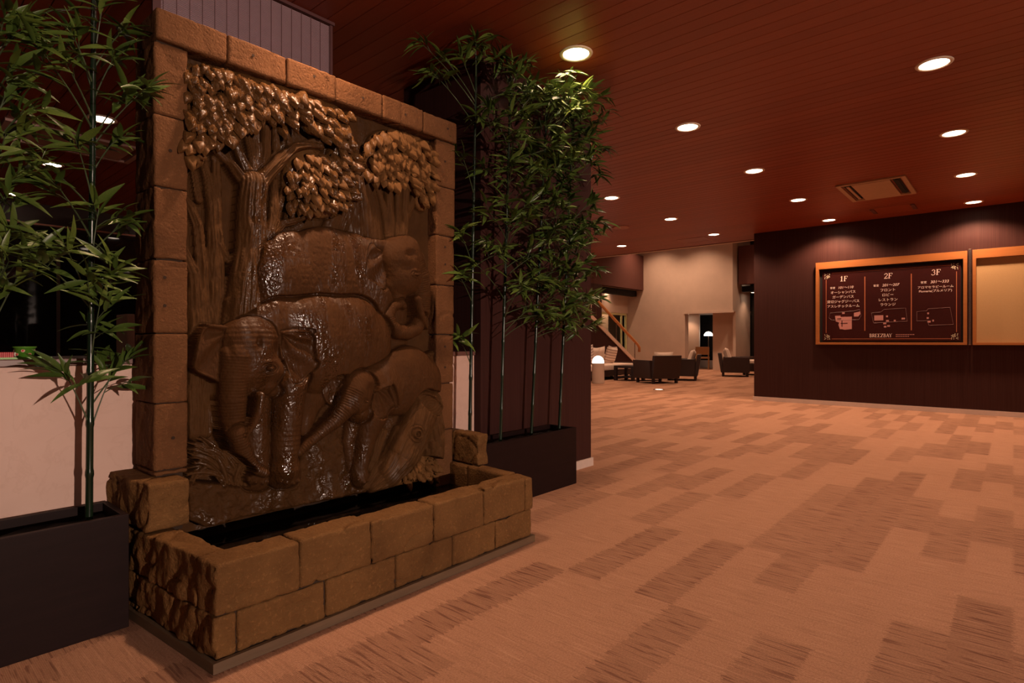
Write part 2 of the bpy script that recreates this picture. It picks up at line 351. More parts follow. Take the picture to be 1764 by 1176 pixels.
# ------------------------------------------------------------------ ceiling fittings
def cassette(name, x0, x1, y0, y1, mat, label, slots):
    r = empty(name, ((x0+x1)/2, (y0+y1)/2, CEIL), label=label, cat='air conditioner'); hx, hy = (x1-x0)/2, (y1-y0)/2
    bm = bmesh.new()
    for b in ((-hx, hx, -hy, -hy+.05), (-hx, hx, hy-.05, hy), (-hx, -hx+.05, -hy+.05, hy-.05), (hx-.05, hx, -hy+.05, hy-.05)): box(bm, *b, -.022, .01, .004)
    bm_obj('casing', bm, mat, r)
    if slots == 'x':
        add_box('grille_panel', (-hx+.06, hx-.06, -hy+.16, hy-.16, -.026, -.004), mat, r, .006)
        for s in (-1, 1):
            add_box('air_slot', (-hx+.10, hx-.10, s*(hy-.105)-.035, s*(hy-.105)+.035, -.010, .0), M['black'], r)
            add_box('flap', (-hx+.12, hx-.12, s*(hy-.105)-.02, s*(hy-.105)+.01, -.02, -.014), mat if s > 0 else M['black'], r)
    else:
        add_box('grille_panel', (-hx+.20, hx-.10, -hy+.06, hy-.06, -.018, -.004), mat, r, .006)
        add_box('air_slot', (-hx+.06, -hx+.14, -hy+.1, hy-.1, -.012, 0), M['black'], r)
    return r
cassette('ceiling_cassette', 7.985, 9.02, .94, 1.66, M['ac'], 'beige ceiling air conditioner cassette with two dark slots near the plum wall', 'x')
cassette('ceiling_cassette', .86, 1.95, 6.55, 7.20, M['ac_ceil'], 'mauve ceiling air conditioner cassette seen through the left bamboo', 'y')
def hatch(x0, x1, y0, y1, label, clips):
    r = empty('access_panel', ((x0+x1)/2, (y0+y1)/2, CEIL), label=label, cat='access panel'); hx, hy = (x1-x0)/2, (y1-y0)/2
    bm = bmesh.new()
    for b in ((-hx, hx, -hy, -hy+.02), (-hx, hx, hy-.02, hy), (-hx, -hx+.02, -hy+.02, hy-.02), (hx-.02, hx, -hy+.02, hy-.02)): box(bm, *b, -.004, .004)
    bm_obj('rim', bm, M['panel_line'], r); add_box('lid', (-hx+.02, hx-.02, -hy+.02, hy-.02, -.002, .004), M['plank'], r)
    if clips:
        for s in (-1, 1): add_box('clip', (-hx+.02, hx-.1, s*hy-.025, s*hy+.025, -.014, -.004), M['blind_dark'], r, .003)
hatch(9.74, 10.22, 1.07, 1.56, 'wood-coloured ceiling access panel with dark clips beside the plum wall', True)
hatch(10.29, 10.76, 4.31, 4.83, 'thin-rimmed square access panel in ceiling near the lounge opening', False)
bm = bmesh.new(); lathe(bm, [(.13, .004), (.145, -.002), (.14, -.012), (.115, -.016), (.04, -.018), (.01, -.018)], 32, (0, 0, 0))
tag(bm_obj('ceiling_speaker', bm, M['speaker'], None, (8.52, 4.99, CEIL), True), 'round flush ceiling speaker without light, near the lounge', 'speaker')

# hanging blind behind the fountain
bl = empty('hanging_blind', (1.42, 3.12, 2.30), label='mauve fine-slatted blind hanging from ceiling behind the fountain top', cat='blind')
bm = bmesh.new()
for k in range(92): box(bm, -.44, .475, -.002, .002, .004+k*.0071, .004+k*.0071+.0042)
tag(bm_obj('slats', bm, M['blind'], bl), kind='stuff')
for k in range(16): add_box('cord', (-.43+k*.06, -.4275+k*.06, -.005, -.002, 0, .66), M['blind_dark'], bl)
add_box('head_rail', (-.50, .50, -.02, .02, .662, .68), M['blind_dark'], bl)
add_box('side_rail', (.475, .492, -.008, .008, 0, .662), M['blind_dark'], bl); add_box('side_rail', (-.475, -.44, -.008, .008, 0, .662), M['blind_dark'], bl)
add_box('bottom_rail', (-.44, .475, -.008, .008, -.012, .002), M['blind_dark'], bl)

# ------------------------------------------------------------------ FOUNTAIN
FX, FY = 1.545, 2.3
fo = empty('fountain', (FX, FY, 0), label='tall stone wall fountain with carved elephant relief above a stone basin', cat='fountain')
def fwarp(v):
    v = np.array(v, float); v[:, 0] = FX + (v[:, 0]-FX)*(1+(v[:, 1]-1.9)*.11); return v
def gridbox(b, step, rad, amp, seed, chisel=None, warp=False, facets=True):
    x0, x1, y0, y1, z0, z1 = b; L = np.array([x1-x0, y1-y0, z1-z0]); n = np.maximum(2, np.ceil(L/step).astype(int)); n = np.minimum(n, 60)
    V = []; F = []; base = 0
    for ax in range(3):
        a, c = [i for i in range(3) if i != ax]
        ga, gc = np.meshgrid(np.linspace(0, 1, n[a]+1), np.linspace(0, 1, n[c]+1), indexing='ij')
        for s in (0, 1):
            P = np.zeros(ga.shape+(3,)); P[..., a] = ga; P[..., c] = gc; P[..., ax] = s
            V.append(P.reshape(-1, 3)); idx = base + np.arange(ga.size).reshape(ga.shape)
            q = np.stack([idx[:-1, :-1], idx[1:, :-1], idx[1:, 1:], idx[:-1, 1:]], -1).reshape(-1, 4)
            flip = (ax == 1) ^ (s == 0); F.append(q[:, ::-1] if flip else q); base += ga.size
    V = np.concatenate(V); F = np.concatenate(F)
    key = np.round(V*100000).astype(np.int64); u, first, inv = np.unique(key, axis=0, return_index=True, return_inverse=True); inv = np.array(inv).reshape(-1)
    V = V[first]; F = inv[F]; P = np.array([x0, y0, z0]) + V*L
    r = min(rad, .45*L.min()); lo = np.array([x0, y0, z0])+r; hi = np.array([x1, y1, z1])-r
    # uneven corner radius
    rr = r; c_ = np.clip(P, lo, hi); d = P-c_; nl = np.linalg.norm(d, axis=1, keepdims=True); nd = d/np.maximum(nl, 1e-9)
    P = c_ + nd*rr; N = nd
    x, y, z = P.T
    disp = amp*(.9*fbm(x*9, y*9, z*9, 4, seed) + .35*fbm(x*45, y*45, z*45, 2, seed+9))
    if facets:
        rn = np.abs(vnoise(x*7+seed, y*7, z*7, seed+5)); disp += -amp*1.9*np.exp(-(rn/.045)**2)*np.clip(vnoise(x*4, y*4, z*4, seed+3)*3+.4, 0, 1); pt = vnoise(x*55, y*55, z*55, seed+8); disp -= amp*.9*np.clip((pt-.62)*6, 0, 1)
    if chisel is not None:
        w = np.clip(-N[:, 0], 0, 1)*chisel
        q = (y*1.0 + z*.55)*26 + 1.6*vnoise(y*9, z*9, None, seed); disp += w*(np.abs(np.sin(q))-.75)*.009 + w*.012*fbm(y*22, z*10, None, 3, seed+1)
    P = P + N*disp[:, None]
    if warp: P = fwarp(P)
    return P, F
def stone(name, b, mat, seed, step=.012, rad=.014, amp=.0035, chisel=None, warp=False):
    P, F = gridbox(b, step, rad, amp, seed, chisel, warp); P = P - np.array([FX, FY, 0]); return mesh_obj(name, P, F, mat, fo, smooth=True)
G = .0018
# basin front upper course and lower course, left side, right side
bx = [.752, 1.039, 1.339, 1.663, 1.976, 2.283, 2.345]; sd = 1
for i in range(len(bx)-1): stone('basin_stone', (bx[i]+G*(i > 0), bx[i+1]-G, 1.90, 2.025, .174, .343+.004*math.sin(i*2.1)), M['stone'], sd, .009, .009, .0068, 1.0 if i == 0 else None, True); sd += 3
bx = [.752, .823, 1.141, 1.46, 1.776, 2.062, 2.335]
for i in range(len(bx)-1): stone('basin_stone', (bx[i]+G*(i > 0), bx[i+1]-G, 1.904, 2.02, .036, .1725), M['stone'], sd, .009, .007, .0062, 1.0 if i == 0 else None, True); sd += 3
for (ya, yb, za, zb) in ((2.028, 2.37, .174, .342), (2.375, 2.76, .174, .335), (2.022, 2.20, .036, .171), (2.205, 2.48, .036, .171), (2.485, 2.76, .036, .171)):
    stone('basin_stone', (.752, .850, ya, yb, za, zb), M['stone'], sd, .009, .009, .0055, 1.0, True); sd += 3
for (ya, yb, za, zb) in ((2.028, 2.34, .174, .343), (2.345, 2.76, .174, .34), (2.022, 2.40, .036, .171), (2.405, 2.76, .036, .171)):
    stone('basin_stone', (2.262, 2.345, ya, yb, za, zb), M['stone'], sd, .014, .009, .004, None, True); sd += 3
stone('step_stone', (.752, .892, 2.40, 2.77, .345, .522), M['stone'], 71, .009, .009, .0055, 1.1, True)
stone('step_stone', (2.29, 2.372, 2.28, 2.74, .345, .52), M['stone'], 77, .010, .009, .005, None, True)
# core behind the joints
def fobox(name, b, mat, warp=True):
    bm = bmesh.new(); box(bm, *b)
    if warp:
        for v in bm.verts: v.co.x = FX + (v.co.x-FX)*(1+(v.co.y-1.9)*.11)
    for v in bm.verts: v.co -= Vector((FX, FY, 0))
    return bm_obj(name, bm, mat, fo)
fobox('basin_core', (.765, 2.332, 1.916, 2.012, .03, .325), M['mortar'])
fobox('basin_core', (.765, .838, 2.0, 2.75, .03, .325), M['mortar'])
fobox('basin_core', (2.274, 2.332, 2.0, 2.75, .03, .325), M['mortar'])
fobox('basin_floor', (.838, 2.274, 2.012, 2.74, .01, .05), M['mortar'])
fobox('basin_back', (.838, 2.274, 2.60, 2.74, .05, .30), M['mortar'])
fobox('water', (.845, 2.268, 2.01, 2.60, .05, .215), M['water'])
fobox('base_strip', (.742, 2.352, 1.892, 1.908, .002, .036), M['trim_wood']); fobox('base_strip', (.742, .757, 1.908, 2.77, .002, .036), M['trim_wood']); fobox('base_strip', (2.34, 2.352, 1.908, 2.77, .002, .036), M['trim_wood'])
# frame
tx = [.765, 1.034, 1.296, 1.549, 1.823, 2.098, 2.356]
for i in range(6): stone('frame_stone', (tx[i]+G, tx[i+1]-G, 2.487, 2.725, 2.222, 2.343+.004*math.sin(i*3.3)), M['stone_frame'], 100+i*3, .010, .008, .003)
zl = [.524, .545, .808, 1.082, 1.371, 1.654, 1.934, 2.217]
for i in range(7):
    stone('frame_stone', (.762, .884, 2.50, 2.725, zl[i]+G, zl[i+1]-G), M['stone_frame'], 130+i*3, .010, .006, .003, .35)
zr = [.20, .536, .806, 1.091, 1.378, 1.666, 1.95, 2.218]
for i in range(7):
    stone('frame_stone', (2.205, 2.332+.0035*i, 2.50, 2.725, zr[i]+G, zr[i+1]-G), M['stone_frame'], 160+i*3, .010, .006, .003)
fobox('frame_core', (.775, .87, 2.515, 2.71, .3, 2.25), M['mortar'], False); fobox('frame_core', (2.22, 2.32, 2.515, 2.71, .3, 2.25), M['mortar'], False)
fobox('frame_core', (.78, 2.34, 2.51, 2.71, 2.235, 2.33), M['mortar'], False)
# drill holes in the frame stones
def holes():
    for (x, z) in ((.82, 1.80), (.80, 1.30), (.80, 1.19), (.83, .67), (1.14, 2.29), (1.43, 2.30), (1.70, 2.285), (1.97, 2.28), (2.28, 2.29), (2.27, 2.10), (2.27, 1.60), (2.27, 1.50), (2.27, 1.02), (2.27, .90)):
        bm = bmesh.new(); lathe(bm, [(.0065, 0), (.005, -.002), (.001, -.002)], 10)
        o = bm_obj('drill_hole', bm, M['mortar'], fo, (x-FX, (2.4965 if z < 2.22 else 2.4835)-FY, z)); o.rotation_euler = (R(90), 0, 0)
holes()

# ------------------------------------------------------------------ RELIEF (height field over the panel x = .87..2.22, z = .24..2.225)
u0, u1, v0, v1 = .872, 2.215, .262, 2.226; STP = .0026
NU, NV = int((u1-u0)/STP)+1, int((v1-v0)/STP)+1
ua = np.linspace(u0, u1, NU); va = np.linspace(v0, v1, NV); UU, VV = np.meshgrid(ua, va, indexing='ij')
cs, sn = math.cos(YAW), math.sin(YAW)
def P2(px, py, Yp=2.5):          # drawing coordinates -> metres on the panel plane
    a = (px-882)/CAMF; d = Yp/(sn - a*cs); return d*(cs + a*sn), CAMH + (588-py)/CAMF*d
def RR(px, r):
    a = (px-882)/CAMF; d = 2.5/(sn - a*cs); hs = CAMF*2.5/d**2; vs = CAMF/d; return r/math.sqrt(hs*vs)
Hf = .004*fbm(UU*6, VV*2.2, None, 4, 3) + .0015*fbm(UU*30, VV*6, None, 2, 4)
OWN = np.zeros(UU.shape, np.int8)
def win(x0, x1, z0, z1):
    i0 = max(0, int((x0-u0)/STP)-1); i1 = min(NU, int((x1-u0)/STP)+3); j0 = max(0, int((z0-v0)/STP)-1); j1 = min(NV, int((z1-v0)/STP)+3)
    return (slice(i0, max(i1, i0+1)), slice(j0, max(j1, j0+1)))
NEG = -9.0
class Layer:
    def __init__(s): s.h = np.full(UU.shape, NEG); s.t = np.zeros(UU.shape); s.s = np.zeros(UU.shape)
    def chain(s, pts, k=.8, lift=0.0, sm=0.0, wr=0.0, wl=.012, bark=0.0, sq=1.0, seed=0):
        q = [(*P2(p[0], p[1]), RR(p[0], p[2])) for p in pts]
        rm = max(a[2] for a in q); w = win(min(a[0]-a[2] for a in q)-.004, max(a[0]+a[2] for a in q)+.004, min(a[1]-a[2] for a in q)-.004, max(a[1]+a[2] for a in q)+.004)
        U, V = UU[w], VV[w]; best = np.full(U.shape, NEG); T = np.zeros(U.shape); Sx = np.zeros(U.shape); acc = 0; lq = None
        for i in range(len(q)-1):
            a, b = q[i], q[i+1]; dx, dz = b[0]-a[0], b[1]-a[1]; L = math.hypot(dx, dz)+1e-9
            tt = np.clip(((U-a[0])*dx + (V-a[1])*dz)/L**2, 0, 1); r = a[2]+(b[2]-a[2])*tt
            d = np.hypot(U-a[0]-tt*dx, V-a[1]-tt*dz); qq = 1-(d/r)**2
            h = np.where(qq > 0, k*r*np.sqrt(np.maximum(qq, 0))**sq, -k*(d-r)*3)
            lat = ((U-a[0])*dz - (V-a[1])*dx)/L/r; up = h > best
            T = np.where(up, acc+tt*L, T); Sx = np.where(up, lat, Sx); best = np.maximum(best, h); acc += L
        if wr: best = best + np.where(best > 0, wr*np.sin(2*math.pi*T/wl + .8*vnoise(U*30, V*30))*(1-.3*np.abs(Sx)), 0)
        if bark:
            rd = np.abs(vnoise(Sx*5.5+seed*3.1, T*9+seed)) + .6*np.abs(vnoise(Sx*12+seed, T*16)); best = best + np.where(best > 0, bark*(rd-.5), 0)
        best = best + lift*(best > 0)
        if sm > 0:
            o = s.h[w]; hh = np.clip(.5+.5*(best-o)/sm, 0, 1); mx = o*(1-hh)+best*hh + sm*hh*(1-hh); s.h[w] = np.where((best > NEG/2) & (o > NEG/2), mx, np.maximum(o, best))
        else: s.h[w] = np.maximum(s.h[w], best)
        return s
    def blob(s, px, py, rx, ry, hgt, rot=0, sm=0.0, lift=0, add=False):
        x, z = P2(px, py); a, b = P2(px+rx, py)[0]-x, z-P2(px, py+ry)[1]; m = max(a, b)*1.5; w = win(x-m, x+m, z-m, z+m); U, V = UU[w]-x, VV[w]-z
        c_, s_ = math.cos(rot), math.sin(rot); X = (U*c_+V*s_)/a; Z = (-U*s_+V*c_)/b; qq = 1-X*X-Z*Z
        if add: s.h[w] = s.h[w] + hgt*np.exp(-(X*X+Z*Z)*2.2)*(s.h[w] > 0); return s
        h = np.where(qq > 0, hgt*np.sqrt(np.maximum(qq, 0))+lift, -.02*(np.sqrt(np.maximum(X*X+Z*Z, 0))-1)*3)
        if sm > 0:
            o = s.h[w]; hh = np.clip(.5+.5*(h-o)/sm, 0, 1); mx = o*(1-hh)+h*hh+sm*hh*(1-hh); s.h[w] = np.where(o > NEG/2, mx, np.maximum(o, h))
        else: s.h[w] = np.maximum(s.h[w], h)
        return s
    def poly(s, pts, h, edge=.02, rim=0.0, rimw=.008, smooth=2, fold=0.0, fc=None, seed=0, slope=(0, 0)):
        q = [P2(*p) for p in pts]
        for _ in range(smooth):
            n = []
            for i in range(len(q)):
                a, b = q[i], q[(i+1) % len(q)]; n += [(a[0]*.75+b[0]*.25, a[1]*.75+b[1]*.25), (a[0]*.25+b[0]*.75, a[1]*.25+b[1]*.75)]
            q = n
        xs = [a[0] for a in q]; zs = [a[1] for a in q]; w = win(min(xs), max(xs), min(zs), max(zs)); U, V = UU[w], VV[w]
        ins = np.zeros(U.shape, bool); D = np.full(U.shape, 9.0)
        for i in range(len(q)):
            (ax, az), (bx_, bz) = q[i], q[(i+1) % len(q)]
            if az != bz: c_ = ((az > V) != (bz > V)) & (U < (bx_-ax)*(V-az)/(bz-az)+ax); ins ^= c_
            L2 = (bx_-ax)**2+(bz-az)**2+1e-12; tt = np.clip(((U-ax)*(bx_-ax)+(V-az)*(bz-az))/L2, 0, 1); D = np.minimum(D, np.hypot(U-ax-tt*(bx_-ax), V-az-tt*(bz-az)))
        e = np.clip(D/edge, 0, 1); prof = h*np.sqrt(1-(1-e)**2) + .002
        if rim: prof = prof + rim*np.exp(-((D-rimw*.5)/rimw)**2)
        if fold:
            cx, cz = P2(*fc); an = np.arctan2(V-cz, U-cx); prof = prof + fold*np.sin(an*9+seed+2*vnoise(U*8, V*8))*e
        prof = prof + slope[0]*(U-np.mean(xs)) + slope[1]*(V-np.mean(zs))
        s.h[w] = np.where(ins, np.maximum(s.h[w], prof), s.h[w]); return s
def blur(m, n):
    for _ in range(n):
        m = (m + np.roll(m, 1, 0) + np.roll(m, -1, 0) + np.roll(m, 1, 1) + np.roll(m, -1, 1))/5
    return m
def put(L, idn, c=0.0, over=True, groove=.014, add=False, tex=None):
    global Hf
    m = L.h > 0
    if not over: m = m & (c+L.h > Hf)
    bl_ = blur(m.astype(np.float32), 4); Hf = np.where(m, Hf, Hf - groove*np.clip(bl_*1.6, 0, 1))
    val = c + L.h + (0 if tex is None else tex)
    if add: val = np.maximum(Hf + L.h, val)
    Hf = np.where(m, val, Hf); OWN[m] = idn
def eye(L, px, py, sz):
    x, z = P2(px, py); X, Z = (UU-x)/sz, (VV-z)/(sz*.62); d = np.hypot(X, Z); m = (L.h > 0) & (d < 3)
    f = .55*sz*np.sqrt(np.clip(1-d*d, 0, 1)) - .30*sz*np.exp(-((d-1.15)/.16)**2) + .20*sz*np.exp(-((d-1.55)/.2)**2) - .12*sz*np.exp(-((d-2.0)/.14)**2) + .08*sz*np.exp(-((d-2.4)/.15)**2)
    L.h = np.where(m, L.h+f, L.h)
# ids: 0 panel 1 trees 2 canopy 3 rear elephant 4 ground 5 grass 6 front elephant 7 calf 8 log 9 waterfall
skin = .0009*fbm(UU*70, VV*60, None, 3, 21) + .0016*np.abs(vnoise(UU*150+VV*30, VV*40, None, 22))
rock = .012*fbm(UU*11, VV*13, None, 5, 31) + .006*np.abs(fbm(UU*26+VV*9, VV*28, None, 3, 33))
# waterfall ridges
L = Layer()
for pts in ([(600, 240, 16), (612, 300, 16), (622, 400, 18)], [(632, 310, 12), (636, 400, 14)], [(648, 300, 10), (655, 350, 16), (662, 420, 18)], [(618, 325, 12), (600, 360, 20), (585, 400, 22)]): L.chain(pts, .30, 0, .02, bark=.0025, seed=4)
put(L, 9, .004, tex=.002*fbm(UU*30, VV*5, None, 2, 77))
# thin trees right
L = Layer()
for i, pts in enumerate(([(662, 318, 5), (672, 360, 6), (679, 412, 7)], [(680, 315, 8), (683, 412, 9)], [(696, 315, 6), (694, 412, 7)], [(709, 315, 8), (706, 370, 9), (702, 415, 11)], [(724, 335, 5), (718, 355, 6), (708, 372, 8)])): L.chain(pts, .9, 0, .004, bark=.004, seed=i)
put(L, 1, .008)
# left trees
L = Layer()
for i, pts in enumerate(([(322, 330, 8), (338, 352, 9), (350, 385, 10), (355, 450, 11), (357, 540, 13), (356, 640, 15)], [(320, 415, 7), (332, 442, 8), (343, 470, 11), (346, 560, 15), (345, 680, 18), (346, 745, 18)],
        [(336, 262, 6), (345, 300, 7), (352, 340, 8)], [(358, 268, 8), (368, 310, 9), (376, 350, 13), (380, 420, 15), (382, 500, 16), (380, 590, 18)], [(381, 262, 8), (383, 320, 9), (380, 360, 12)],
        [(384, 420, 12), (398, 440, 9), (412, 452, 7)], [(366, 590, 14), (362, 700, 15), (360, 745, 15)])): L.chain(pts, .75, 0, .010, bark=.010, seed=i+10)
put(L, 1, .012, groove=.019)
# secondary trunk
L = Layer()
for i, pts in enumerate(([(481, 308, 7), (480, 345, 8), (480, 380, 11), (472, 410, 13), (462, 450, 15), (450, 500, 17), (440, 560, 20)], [(476, 402, 12), (495, 383, 8), (514, 379, 7), (542, 368, 5)], [(486, 370, 7), (498, 320, 5), (500, 300, 4)], [(510, 378, 5), (520, 350, 4), (530, 330, 4)], [(500, 380, 4), (508, 345, 3), (516, 320, 3)])): L.chain(pts, .85, 0, .006, bark=.009, seed=i+30)
put(L, 1, .018, groove=.019)
# fine branches then main trunk
L = Layer()
for i, pts in enumerate(([(442, 315, 12), (430, 285, 9), (416, 255, 8), (408, 235, 8)], [(446, 300, 8), (440, 260, 7), (432, 225, 6)], [(452, 300, 9), (449, 260, 8), (446, 215, 8)], [(458, 298, 10), (465, 260, 9), (465, 215, 9)], [(470, 288, 8), (484, 262, 8), (482, 220, 7)], [(494, 270, 5), (496, 240, 5), (494, 215, 5)])): L.chain(pts, .9, 0, .003, bark=.006, seed=i+50)
put(L, 1, .022, groove=.017)
L = Layer()
for i, pts in enumerate(([(440, 318, 24), (437, 350, 24), (436, 390, 26), (434, 430, 26), (430, 480, 32), (424, 530, 34), (418, 600, 34)], [(440, 330, 14), (420, 305, 10), (402, 280, 8), (376, 258, 6), (363, 232, 5), (354, 205, 4)],
        [(448, 318, 15), (470, 292, 13), (492, 270, 12), (512, 252, 9), (534, 250, 8), (556, 252, 7)], [(505, 258, 7), (502, 238, 5), (494, 218, 4)], [(512, 254, 6), (528, 246, 5), (545, 240, 4)], [(430, 480, 20), (404, 520, 16), (396, 570, 14)])): L.chain(pts, .85, 0, .008, bark=.011, seed=i+60)
x, z = P2(450, 440); d = np.hypot((UU-x)/1.0, (VV-z)); L.h = np.where((d < .045) & (L.h > 0), L.h + .006*np.cos(d*620)*np.exp(-d*28), L.h)
put(L, 1, .035, groove=.017)
# canopy mounds
L = Layer(); L.poly([(322, 92), (430, 120), (530, 152), (600, 180), (605, 215), (600, 262), (560, 232), (520, 205), (498, 208), (460, 210), (432, 218), (410, 232), (372, 248), (350, 254), (322, 280)], .03, .05, slope=(0, .0)); put(L, 2, .012, groove=.017, tex=.006*fbm(UU*22, VV*22, None, 3, 41))
L = Layer(); L.blob(555, 315, 54, 58, .035, sm=.02); L.blob(598, 270, 22, 50, .03, sm=.02); put(L, 2, .012, groove=.019, tex=.006*fbm(UU*22, VV*22, None, 3, 42))
L = Layer(); L.poly([(638, 240), (660, 218), (700, 222), (752, 238), (752, 362), (728, 362), (720, 322), (690, 318), (662, 316), (640, 285)], .020, .03); put(L, 2, .006, groove=.019, tex=.006*fbm(UU*22, VV*22, None, 3, 43))
L = Layer(); L.blob(336, 262, 24, 26, .03); put(L, 2, .012, tex=.005*fbm(UU*22, VV*22, None, 3, 44))
# rear elephant
L = Layer()
L.chain([(520, 475, 76), (570, 478, 84), (610, 478, 74), (640, 475, 62)], .27, 0, .03, sq=.7); L.chain([(655, 470, 45), (652, 540, 34), (650, 620, 28)], .5, 0, .03); L.chain([(498, 480, 62), (492, 560, 45)], .4, 0, .03); L.chain([(688, 520, 22), (690, 590, 22), (690, 640, 22)], .45, 0, .02)
put(L, 3, .020, groove=.016, tex=skin*1.3)
L = Layer(); L.poly([(640, 418), (660, 424), (672, 432), (668, 462), (662, 500), (652, 500), (642, 487), (624, 477), (625, 458), (632, 430)], .022, .014, .008, .006, 2, .006, (672, 430)); L.poly([(712, 432), (728, 433), (735, 462), (743, 492), (732, 489), (722, 455)], .018, .012, .006, .006); put(L, 3, .045, groove=.019, tex=skin)
L = Layer()
L.chain([(690, 448, 36), (694, 474, 34)], .62, 0, .02); L.chain([(700, 430, 22), (708, 455, 22)], .75, 0, .02); L.chain([(668, 424, 10), (650, 420, 8)], .5, 0, .02); L.chain([(682, 490, 22), (686, 506, 15)], .6, 0, .015)
L.chain([(708, 450, 20), (716, 476, 20), (722, 505, 18), (724, 535, 15), (718, 558, 13)], .8, .004, .012, .0019, .012)
L.blob(690, 440, 12, 10, -0.0160, add=True); L.blob(699, 476, 8, 5, 0.0096, add=True); L.blob(701, 474, 3.4, 2.2, 0.0096, add=True); L.blob(699, 468, 9, 3, 0.0080, add=True); L.blob(684, 462, 14, 10, -0.0096, add=True)
eye(L, 699, 475, .017); put(L, 3, .052, groove=.016, tex=skin)
L = Layer(); L.chain([(719, 552, 13), (712, 566, 12), (698, 573, 12), (683, 572, 11.5), (670, 560, 11), (666, 544, 10), (674, 529, 8.5), (688, 522, 7.5), (693, 527, 6)], 1.0, .004, .006, .0012, .010); put(L, 3, .056, groove=.017)
L = Layer(); L.chain([(706, 516, 7.5), (713, 542, 6), (720, 556, 4), (727, 567, 1.5)], 1.3, .006); put(L, 3, .088, groove=.008)
# rock behind, ground
L = Layer(); L.poly([(318, 826), (360, 832), (420, 834), (470, 836), (500, 826), (514, 800), (528, 762), (548, 690), (575, 690), (600, 720), (690, 640), (752, 600), (775, 600), (775, 850), (752, 824), (700, 834), (640, 846), (560, 862), (440, 886), (318, 915)], .02, .02, smooth=1)
gx = np.clip((.62-VV)*.10, 0, .04); put(L, 4, .022, groove=.008, tex=gx+rock*1.4)
# standing front elephant: far leg, hind parts
L = Layer()
L.chain([(492, 608, 70), (550, 592, 82), (598, 585, 72), (618, 590, 62)], .36, 0, .03, sq=.7); L.chain([(612, 560, 48), (640, 600, 22), (645, 640, 16)], .45, 0, .02); L.chain([(560, 640, 50), (536, 700, 20), (528, 740, 12)], .35, 0, .02)
L.chain([(440, 560, 28), (480, 545, 34), (520, 545, 34)], .6, 0, .03)
put(L, 6, .040, groove=.019, tex=skin + .0022*fbm(UU*34, VV*4, None, 3, 91))
L = Layer(); L.chain([(440, 660, 28), (441, 730, 24), (441, 790, 24), (438, 808, 27)], .75, 0, .01); L.chain([(436, 822, 24), (446, 824, 22)], .6, 0, .01)
for q in ((420, 825), (432, 828), (445, 829), (456, 827)): L.blob(q[0], q[1], 5, 4.5, 0.0128, add=True)
put(L, 6, .050, groove=.017, tex=skin)
L = Layer(); L.chain([(494, 650, 33), (492, 690, 29), (489, 740, 26), (486, 790, 25), (485, 806, 28)], .85, 0, .012); L.chain([(480, 818, 23), (494, 818, 22)], .75, 0, .01)
L.h = np.where(L.h > 0, L.h + .0014*np.sin(VV*260+2*vnoise(UU*9, VV*9))*np.exp(-((VV-.62)/.05)**2), L.h)
for q in ((470, 826), (481, 829), (493, 829), (503, 825)): L.blob(q[0], q[1], 5, 5, 0.0144, add=True)
put(L, 6, .062, groove=.019, tex=skin)
# ears
L = Layer(); L.poly([(350, 558), (388, 566), (380, 600), (372, 632), (372, 662), (354, 652), (330, 641), (322, 629), (329, 595), (337, 570)], .024, .012, .008, .006, 2, .006, (392, 570), 1)
L.poly([(474, 572), (500, 569), (526, 570), (527, 616), (538, 627), (518, 647), (506, 661), (486, 661), (482, 632), (474, 600)], .026, .012, .008, .006, 1, .008, (470, 575), 2); L.chain([(476, 573, 3), (500, 570, 4), (525, 571, 3)], 1.2, .026); L.chain([(350, 561, 3.5), (370, 563, 4), (388, 566, 3)], 1.2, .024)
put(L, 6, .075, groove=.017, tex=skin*1.2)
# head
L = Layer()
L.chain([(424, 592, 49), (424, 622, 48)], .55, 0, .03); L.chain([(408, 575, 22), (404, 600, 24)], .8, 0, .02); L.chain([(442, 574, 24), (444, 600, 26)], .75, 0, .02); L.chain([(448, 640, 34), (446, 656, 25), (462, 672, 12)], .62, 0, .02)
L.chain([(396, 612, 27), (393, 645, 26), (392, 685, 24), (393, 720, 21), (398, 748, 17)], .95, .004, .014, .0024, .0125)
L.chain([(424, 655, 14), (427, 676, 11)], .8, .012, .015)
L.blob(463, 600, 12, 18, -0.0224, add=True); L.blob(426, 590, 7, 14, -0.0160, add=True); L.blob(380, 600, 6, 20, -0.0096, add=True)
L.blob(445, 632, 15, 11, -0.0128, add=True); L.blob(445, 633, 8, 5.5, 0.0176, add=True); L.blob(443, 622, 14, 4, 0.0096, add=True); L.blob(445, 641, 10, 2.5, 0.0064, add=True)
x, z = P2(445, 632); dd = np.hypot((UU-x), (VV-z)*1.4); L.h = np.where((L.h > 0) & (dd < .06), L.h + .0013*np.sin(dd*420)*np.exp(-((dd-.03)/.018)**2), L.h)
L.h = np.where(L.h > 0, L.h + .0011*np.sin(VV*300 + 10*np.abs(UU-P2(424, 580)[0]))*np.clip((VV-P2(420, 640)[1])*6, 0, 1), L.h)
eye(L, 446, 633, .020); put(L, 6, .082, groove=.019, tex=skin)
L = Layer(); L.chain([(397, 742, 17.5), (406, 768, 15), (418, 792, 12.5), (432, 806, 10), (447, 812, 8)], 1.0, .004, .006, .0021, .012); put(L, 6, .092, groove=.017)
L = Layer(); L.chain([(427, 678, 7.5), (424, 705, 7), (416, 728, 5), (405, 747, 1.8)], 1.2, .012); put(L, 6, .130, groove=.02)
